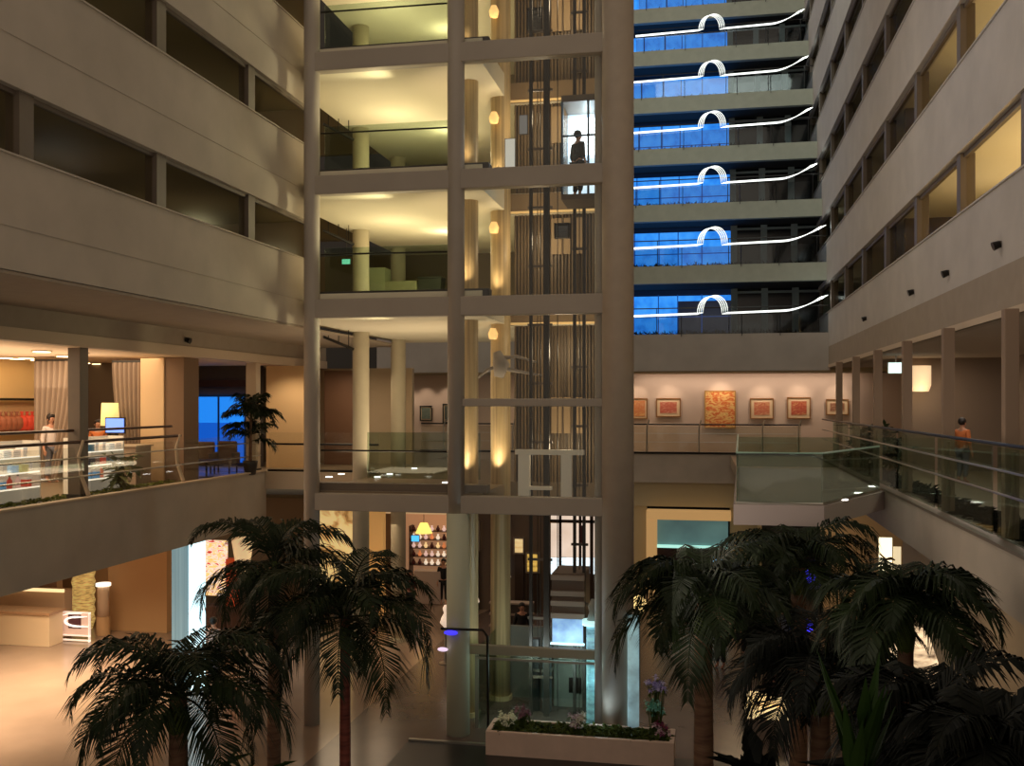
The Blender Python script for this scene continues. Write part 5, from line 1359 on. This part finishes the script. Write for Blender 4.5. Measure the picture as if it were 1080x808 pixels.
point('cyan_light', (p.x + 0.35, 22.0, G + 0.9), 4, COOL, 0.1)
x0, x1 = AtY(581, 0, 23.8).x, AtY(615, 0, 23.8).x
zA, zB = AtY(0, 680, 23.8).z, AtY(0, 655, 23.8).z
zC = AtY(0, 607, 23.8).z
t = thing('elevator_car', 'brown banded elevator car with a cold blue window just above the base', 'elevator', ((x0 + x1) / 2, 24.2, zA))
bd = MB()
obj('cabin', MB().box(x0, x1, 23.95, 25.2, zA, zC), mat('car_brown', (0.42, 0.35, 0.30), 0.5), t)
for z in (zB + 0.02, zB + 0.32, zB + 0.56, zC - 0.15): obj('band', MB().box(x0 - 0.02, x1 + 0.02, 23.88, 23.95, z, z + 0.12), mat('band_pale', (0.60, 0.53, 0.47), 0.4), t)
obj('blue_window', MB().box(x0 + 0.02, x1 - 0.02, 23.9, 23.95, zA, zB), ramp_mat('car_blue', [(0.28, 0.42, 0.62), (0.72, 0.88, 1.0)], nscale=1.6, em=0.85), t)
obj('sill_light', MB().box(x0 - 0.02, x1 + 0.02, 23.84, 23.93, zA - 0.04, zA), mat('sill_cyan', (0.8, 0.97, 1.0), em=1.3), t)
p = AtY(661, 0, 22.9); z_ = AtY(661, 640, 22.9).z
t = thing('glass_cylinder', 'tall pale cyan highlight, built as a glowing tube, beside the foot of the right tower column', 'lit cylinder', (p.x + 0.22, 22.4, G))  # glowing tube added in place of a cyan highlight by the column
obj('tube', MB().cyl(p.x + 0.2, 22.2, G, z_, 0.13, 20), ramp_mat('cyan_highlight', [(0.40, 0.48, 0.50), (0.66, 0.82, 0.84)], scale=(1, 1, 1.2), nscale=2, em=0.55), t, True)
obj('cap', MB().cyl(p.x + 0.2, 22.2, z_, z_ + 0.06, 0.16, 20), steel, t, True)
point('pit_light', (AtY(560, 0, 24).x, 23.6, zr - 0.4), 34, (0.85, 1.0, 0.95), 0.3)
point('pit_light', (AtY(600, 0, 24).x, 23.6, zr - 0.6), 30, (0.75, 0.95, 1.0), 0.3)
# blue light reel on the tower post
p = AtY(476, 666, 22.2)
t = thing('blue_lamp', 'dark arm lamp with a violet blue glow on the middle tower post', 'lamp', (p.x, 22.2, p.z - 0.06))
obj('glow', MB().ball((p.x, 22.15, p.z - 0.02), 0.13, 1.3, 0.6, 0.45), mat('violet_glow', (0.25, 0.22, 0.95), em=1.3), t, True)
q = AtY(513, 668, 22.2)
obj('arm', MB().loft([(p.x - 0.25, 22.2, p.z + 0.05), (q.x - 0.1, 22.25, p.z + 0.05), (q.x, 22.3, p.z - 0.1), (q.x + 0.02, 22.3, G)], 0.03, 8), rail_dark, t)
p = AtY(447 + 310 * 0 + 20, 688, 22.4)
obj('spot', MB().ball((AtY(467, 0, 22.2).x, 22.2, AtY(0, 685, 22.2).z), 0.1, 1.3, 0.6, 0.5), mat('pink_white', (0.95, 0.85, 0.95), em=0.9), t)
# small table light behind the palm (gold ball)
p = AtY(674, 637, 27)
t = thing('table_lamp', 'round golden lamp glowing between the right column and the palm', 'lamp', (p.x, 27, G))
obj('shade', MB().ball((p.x, 27, p.z), 0.2, 1, 1, 1.2), mat('gold_ball', (1.0, 0.85, 0.55), em=1.5), t, True)
obj('stand', MB().cyl(p.x, 27, G, p.z - 0.2, 0.03, 8), rail_dark, t)

# ================================================================== FLOWER PLANTER
py_ = 20.9
a = AtZ(512, 797, G); b = AtY(711, 780, a.y)
X0, X1, Y0 = a.x, b.x, a.y
zt_ = AtY(512, 771, Y0).z
pl = thing('stone_planter', 'long pale pink stone planter box at the foot of the elevator tower', 'planter', ((X0 + X1) / 2, Y0 + 0.5, G))
pm_ = mat('planter_stone', (0.84, 0.73, 0.66), 0.6, noise=0.06)
obj('front_wall', MB().box(X0, X1, Y0, Y0 + 0.1, G, zt_), pm_, pl, bevel=0.015)
obj('back_wall', MB().box(X0, X1, Y0 + 0.85, Y0 + 0.95, G, zt_), pm_, pl, bevel=0.015)
for x in (X0, X1 - 0.1): obj('end_wall', MB().box(x, x + 0.1, Y0 + 0.1, Y0 + 0.85, G, zt_), pm_, pl)
obj('soil', MB().box(X0 + 0.1, X1 - 0.1, Y0 + 0.1, Y0 + 0.85, G + 0.1, zt_ - 0.06), mat('soil', (0.12, 0.09, 0.07), 0.9), pl)
rr = random.Random(21); hb = MB()
for i in range(1500):
    hb.leaf((rr.uniform(X0 + 0.15, X1 - 0.15), Y0 + rr.uniform(0.15, 0.8), zt_ - 0.05), (rr.uniform(-1, 1), rr.uniform(-1, 1), rr.uniform(0.3, 1.5)), rr.uniform(0.12, 0.32), 0.035, 0.5)
tag(obj('low_foliage', hb, leaf_mid), 'low green foliage filling the pink stone planter', 'plants', None, 'stuff')
def flowers(px, py, r, cols, label, seed, n=34, Y=None):
    rr = random.Random(seed); Y = Y or Y0 + 0.45; p = AtY(px, py, Y)
    t = thing('flower_cluster', label, 'flowers', (p.x, Y, zt_ - 0.1))
    st = MB(); lf = MB(); fl = [MB() for _ in cols]
    for i in range(n):
        q = p + Vector([max(-r, min(r, v_)) for v_ in (rr.gauss(0, r * 0.42), rr.gauss(0, r * 0.35), rr.gauss(0, r * 0.4))])
        st.loft([(p.x + (q.x - p.x) * 0.3, Y, zt_ - 0.1), q], 0.006, 4)
        k = i % len(cols)
        for j in range(5):
            an = 2 * math.pi * j / 5 + rr.random()
            fl[k].leaf(q, (math.cos(an), -0.3 - 0.3 * rr.random(), math.sin(an)), 0.085, 0.035, 0.1)
        for j in range(3): lf.leaf(q + Vector((0, 0, -0.08)), (rr.uniform(-1, 1), rr.uniform(-1, 1), rr.uniform(-.5, .5)), 0.12, 0.025, 0.3)
    obj('stem', st, leaf_mid, t); obj('leaves', lf, leaf_mid, t)
    for k, c_ in enumerate(cols): obj('petals', fl[k], mat('petal_%02d%02d%02d' % tuple(int(v * 99) for v in c_), c_, 0.6, em=0.04), t)
    return t
flowers(536, 758, 0.26, [(0.86, 0.84, 0.72), (0.78, 0.76, 0.62)], 'cluster of cream white flowers at the left end of the planter', 1)
flowers(551, 752, 0.16, [(0.45, 0.28, 0.32), (0.55, 0.40, 0.42)], 'small cluster of dusky mauve flowers beside the cream ones', 2, 18)
flowers(608, 761, 0.24, [(0.66, 0.56, 0.58), (0.72, 0.68, 0.60)], 'cluster of pale pink grey flowers in the middle of the planter', 3)
flowers(693, 722, 0.24, [(0.58, 0.52, 0.70), (0.70, 0.66, 0.78)], 'tall lavender flower cluster at the right end of the planter', 4)
flowers(690, 745, 0.18, [(0.35, 0.60, 0.50), (0.45, 0.66, 0.58)], 'mint green leaf cluster under the lavender flowers', 5, 24)
flowers(696, 769, 0.2, [(0.42, 0.10, 0.24), (0.75, 0.62, 0.62)], 'crimson and white flowers low at the right end of the planter', 6)
# rectangular stone kerb round the pool and low basin
struct('trim_10', MB().box(AtZ(430, 783, G).x, X0 - 0.1, 21.75, 21.85, G, G + 0.06), steel)

# ================================================================== LOBBY, RIGHT
wy = 41.0
a = AtY(682, 540, wy); b = AtY(771, 549, wy)
t = thing('framed_alcove', 'gold framed alcove with a teal glowing panel at the back of the lobby', 'alcove', ((a.x + b.x) / 2, wy, G))
gf = mat('gold_frame_lit', (0.86, 0.68, 0.44), 0.5, em=0.4)
obj('lintel', MB().box(a.x, b.x, wy - 0.3, wy + 0.4, b.z, a.z + 0.1), gf, t, bevel=0.02)
obj('jamb', MB().box(a.x, AtY(693, 0, wy).x, wy - 0.3, wy + 0.4, G, b.z), gf, t)
m = ramp_mat('teal_panel', [(0.30, 0.42, 0.44), (0.44, 0.62, 0.62)], nscale=0.5, em=0.35)
obj('teal_panel', MB().box(AtY(693, 0, wy).x, AtY(768, 0, wy).x, wy + 0.2, wy + 0.25, AtY(0, 579, wy).z, b.z), m, t)
obj('glow_line', MB().box(AtY(693, 0, wy).x, AtY(768, 0, wy).x, wy + 0.1, wy + 0.2, AtY(0, 580, wy).z, AtY(0, 577, wy).z), mat('teal_glow', (0.70, 0.95, 0.90), em=0.9), t)
obj('maroon_band', MB().box(AtY(693, 0, wy).x, AtY(768, 0, wy).x, wy + 0.05, wy + 0.2, AtY(0, 592, wy).z, AtY(0, 580, wy).z), mat('maroon_band', (0.16, 0.07, 0.06), 0.5), t)
obj('counter', MB().box(AtY(693, 0, wy).x, AtY(768, 0, wy).x, wy - 0.1, wy + 0.2, G, AtY(0, 592, wy).z), rail_dark, t)
p = AtY(757, 590, 39)
t = thing('tablet_screen', 'small cyan lit screen at the right of the teal alcove', 'screen', (p.x, 39, p.z))
obj('screen', MB().box(p.x - 0.18, p.x + 0.18, 39, 39.03, p.z - 0.1, p.z + 0.1), mat('tablet_blue', (0.55, 0.80, 1.0), em=1.0), t)
obj('stand', MB().box(p.x - 0.03, p.x + 0.03, 39.03, 39.08, G, p.z), rail_dark, t)
# dark opening with its pillars
a = AtY(803, 553, 40.5); b = AtY(865, 0, 40.5)
t = thing('dark_doorway', 'dark wide doorway under the balcony', 'doorway', ((a.x + b.x) / 2, 40.5, G))
obj('recess', MB().box(a.x, b.x, 40.5, 40.6, G, -2.1), mat('doorway_black', (0.05, 0.045, 0.045), 0.6), t)
obj('jamb', MB().box(a.x - 0.15, a.x, 40.3, 40.6, G, -2.1), MATS['ground_ochre'], t)
obj('jamb', MB().box(b.x, b.x + 0.15, 40.3, 40.6, G, -2.1), MATS['ground_orange'], t)
# bright poster boards on the right
X_ = XMR + 0.44
a = AtX(928, 568, X_); b = AtX(941, 604, X_); c = AtX(950, 604, X_)
a = AtY(927, 567, 30.5); b = AtY(941, 603, 30.5); c = AtY(950, 606, 30.5)
t = thing('light_box_poster', 'bright warm white light box poster with a dark sketch under the right mezzanine', 'poster', ((a.x + b.x) / 2, 30.5, b.z))
obj('lit_face', MB().box(a.x, b.x, 30.5, 30.54, b.z, a.z), mat('poster_bright', (1.0, 0.93, 0.75), em=1.8), t)
obj('side_face', MB().box(b.x + 0.03, c.x, 30.45, 30.5, b.z - 0.05, a.z - 0.25), mat('poster_side', (0.95, 0.86, 0.68), em=0.9), t)
obj('dark_sketch', MB().loft([AtY(928, 584, 30.42), AtY(934, 590, 30.42), AtY(940, 589, 30.42), AtY(944, 591, 30.42)], [0.02, 0.04, 0.05, 0.02], 6), mat('sketch_brown', (0.40, 0.20, 0.12), 0.6), t)
obj('leg', MB().box(a.x, a.x + 0.06, 30.5, 30.56, G, b.z), rail_dark, t)
obj('leg', MB().box(b.x - 0.06, b.x, 30.5, 30.56, G, b.z), rail_dark, t)
area('lobby_right_light', (2.0, 34.5, -0.6), 3.0, 110, (1.0, 0.72, 0.42), (0, 0, 0), 4)
# umbrella canopy, guests
def lounge_chair(x, y, m, label, group=None):
    return chair(x, y, G, 0, m, label, group)
gl = [((1.2, 31.0), 0.4, 'guest in a navy top standing under the balcony near the ochre pillar', nv, 1.65, 0),
      ((2.3, 30.2), 0.2, 'guest in a grey top holding a phone beside the lit poster', gy, 1.78, 1),
      ((0.4, 29.6), -0.5, 'guest in black standing left of the balcony crowd', dk, 1.65, 0),
      ((1.8, 28.4), 0.9, 'guest in grey blue standing in front of the balcony crowd', mat('cloth_blue_grey', (0.35, 0.40, 0.50), 0.8), 1.62, 0)]
for (xy, rz, lab, sm, h_, am) in gl:
    person((xy[0], xy[1], G), rz, lab, sm, dk, h=h_, arm=am)
def parasol(px, py, Y, R_, label, m):
    p = AtY(px, py, Y)
    t = thing('parasol', label, 'parasol', (p.x, Y, G))
    mb = MB()
    mb.lathe(p.x, Y, [(R_, p.z - 0.45), (R_ * 0.62, p.z - 0.18), (R_ * 0.1, p.z + 0.05), (0.01, p.z + 0.1)], 8)
    obj('canopy', mb, m, t); obj('pole', MB().cyl(p.x, Y, G + 0.05, p.z, 0.025, 10), steel, t); obj('base', MB().cyl(p.x, Y, G, G + 0.05, 0.3, 20), dark_frame, t)
parasol(862, 600, 30, 0.95, 'blue grey parasol open over the right side of the lobby', mat('parasol_blue', (0.34, 0.38, 0.46), 0.7))
for (px, py, Y, lab) in ((848, 608, 28.2, 'violet blue glowing round table light behind the tall palm'), (845, 660, 25.0, 'blue violet glowing table light lower behind the tall palm')):
    p = AtY(px, py, Y)
    t = thing('table_lamp', lab, 'lamp', (p.x, Y, G))
    obj('shade', MB().ball((p.x, Y, p.z), 0.24, 1.3, 1, 0.8), MATS['violet_glow'], t, True)
    obj('stand', MB().cyl(p.x, Y, G, p.z - 0.1, 0.02, 8), rail_dark, t)
# glowing cream sofa bench behind palms
p = AtZ(812, 782, G)
t = thing('lit_bench', 'cream cushioned bench brightly lit from above behind the right palms', 'bench', (p.x, p.y, G))
Yb = p.y; a = AtY(787, 0, Yb); b = AtY(832, 0, Yb)
obj('seat_base', MB().box(a.x, b.x, Yb, Yb + 0.9, G, AtY(0, 761, Yb).z), mat('bench_grey', (0.52, 0.45, 0.40), 0.7), t, bevel=0.02)
zc = AtY(0, 761, Yb).z
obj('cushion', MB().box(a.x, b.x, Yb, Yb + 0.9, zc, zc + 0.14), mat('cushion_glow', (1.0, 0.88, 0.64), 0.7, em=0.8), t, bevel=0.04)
obj('back_cushion', MB().box(a.x + 0.05, a.x + 0.5, Yb + 0.6, Yb + 0.85, zc + 0.14, zc + 0.42), MATS['cushion_glow'], t, bevel=0.06)
obj('back_cushion', MB().box(b.x - 0.45, b.x - 0.03, Yb + 0.6, Yb + 0.85, zc + 0.14, zc + 0.32), MATS['cushion_glow'], t, bevel=0.06)
spot('bench_spot', ((a.x + b.x) / 2, Yb + 0.3, -2), ((a.x + b.x) / 2, Yb + 0.4, zc), 45, (1, 0.85, 0.6), 35)
# glinting water feature / stone lit under the right palm
p = AtT(960, 703, 16.0)
t = thing('rippled_lantern', 'cream glowing rippled lantern seen through the right palm leaves', 'lamp', (p.x, p.y, G))
obj('lantern', MB().lathe(p.x, p.y, [(0.22, p.z - 0.62), (0.38, p.z - 0.35), (0.42, p.z + 0.1), (0.25, p.z + 0.6)], 20), ramp_mat('rippled_glow', [(0.30, 0.22, 0.16), (1.0, 0.86, 0.68)], scale=(1, 1, 5), nscale=3, em=1.5), t, True)
obj('stand', MB().cyl(p.x, p.y, G, p.z - 0.62, 0.05, 16), rail_dark, t)

# ================================================================== PALMS AND PLANTS
def C_(px, py, t): return tuple(AtT(px, py, t))
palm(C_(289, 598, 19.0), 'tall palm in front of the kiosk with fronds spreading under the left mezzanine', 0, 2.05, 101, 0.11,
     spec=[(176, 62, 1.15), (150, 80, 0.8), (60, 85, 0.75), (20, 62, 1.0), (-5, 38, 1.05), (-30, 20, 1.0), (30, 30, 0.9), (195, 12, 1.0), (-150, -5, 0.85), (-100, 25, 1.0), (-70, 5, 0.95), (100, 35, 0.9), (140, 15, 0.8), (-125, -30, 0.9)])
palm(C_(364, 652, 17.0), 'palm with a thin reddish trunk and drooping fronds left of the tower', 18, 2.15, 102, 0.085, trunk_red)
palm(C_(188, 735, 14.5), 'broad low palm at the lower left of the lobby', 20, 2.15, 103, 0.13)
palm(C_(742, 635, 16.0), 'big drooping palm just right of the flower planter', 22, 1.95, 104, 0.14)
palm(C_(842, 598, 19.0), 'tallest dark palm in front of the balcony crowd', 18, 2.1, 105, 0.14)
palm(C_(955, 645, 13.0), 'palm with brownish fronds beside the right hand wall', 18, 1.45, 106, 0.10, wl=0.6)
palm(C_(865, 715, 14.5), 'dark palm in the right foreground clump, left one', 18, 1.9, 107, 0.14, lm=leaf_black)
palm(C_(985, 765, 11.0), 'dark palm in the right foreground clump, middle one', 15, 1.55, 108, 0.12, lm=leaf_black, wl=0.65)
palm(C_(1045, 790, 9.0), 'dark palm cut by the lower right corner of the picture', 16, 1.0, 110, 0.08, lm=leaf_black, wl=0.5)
def broad_plant(px, py, t_, label, seed, n=26, L=1.4, m=leaf_black, w=0.16):
    rr = random.Random(seed); p = AtT(px, py, t_)
    t = thing('broadleaf_plant', label, 'plant', (p.x, p.y, G))
    obj('stem', MB().loft([(p.x, p.y, G), (p.x + 0.05, p.y, p.z)], [0.06, 0.03], 8), trunk_mat, t)
    lf = MB()
    for i in range(n):
        a = rr.uniform(0, 6.28)
        lf.leaf((p.x, p.y, p.z - rr.uniform(0, 1.0)), (math.cos(a), math.sin(a), rr.uniform(0.2, 1.6)), L * rr.uniform(0.6, 1.1), w, 0.35)
    obj('foliage', lf, m, t)
    return t
rr = random.Random(5); p = AtT(905, 800, 9.8)
t = thing('broadleaf_plant', 'tall upright green leafed plant in the right foreground', 'plant', (p.x, p.y, G))
obj('stem', MB().loft([(p.x, p.y, G), (p.x + 0.02, p.y, p.z + 0.1)], [0.05, 0.03], 8), trunk_mat, t)
lf = MB()
for i in range(26):
    a_ = rr.uniform(0, 6.28)
    lf.leaf((p.x + rr.uniform(-.06, .06), p.y, p.z - rr.uniform(-0.1, 0.5)), (math.cos(a_) * 0.35, math.sin(a_) * 0.35, rr.uniform(0.9, 1.6)), rr.uniform(0.7, 1.3), 0.07, 0.12)
obj('foliage', lf, mat('leaf_upright', (0.12, 0.20, 0.06), 0.7, spec=0.1), t)
broad_plant(1025, 815, 10.0, 'dark broadleaf shrub in the lower right corner', 2, 60, 1.0)
broad_plant(800, 815, 14.0, 'dark broadleaf shrub at the bottom right of the planter', 3, 50, 1.1)
broad_plant(945, 815, 12.5, 'dark broadleaf shrub at the bottom below the green leafed plant', 4, 60, 1.3)
broad_plant(235, 805, 15.5, 'yellow green leafed shrub at the bottom between the left palms', 5, 30, 0.7, leaf_mid, 0.05)
bushy(AtT(312, 790, 17).x, AtT(312, 790, 17).y, G, 120, 1.3, leaf_green, 'bright green shrub behind the red trunked palm', 61, w=0.05, stems=8)

area('lobby_side_fill', (-0.5, 15.5, -0.2), 3.0, 90, (1.0, 0.88, 0.74), (0, -math.radians(90), 0), 10)
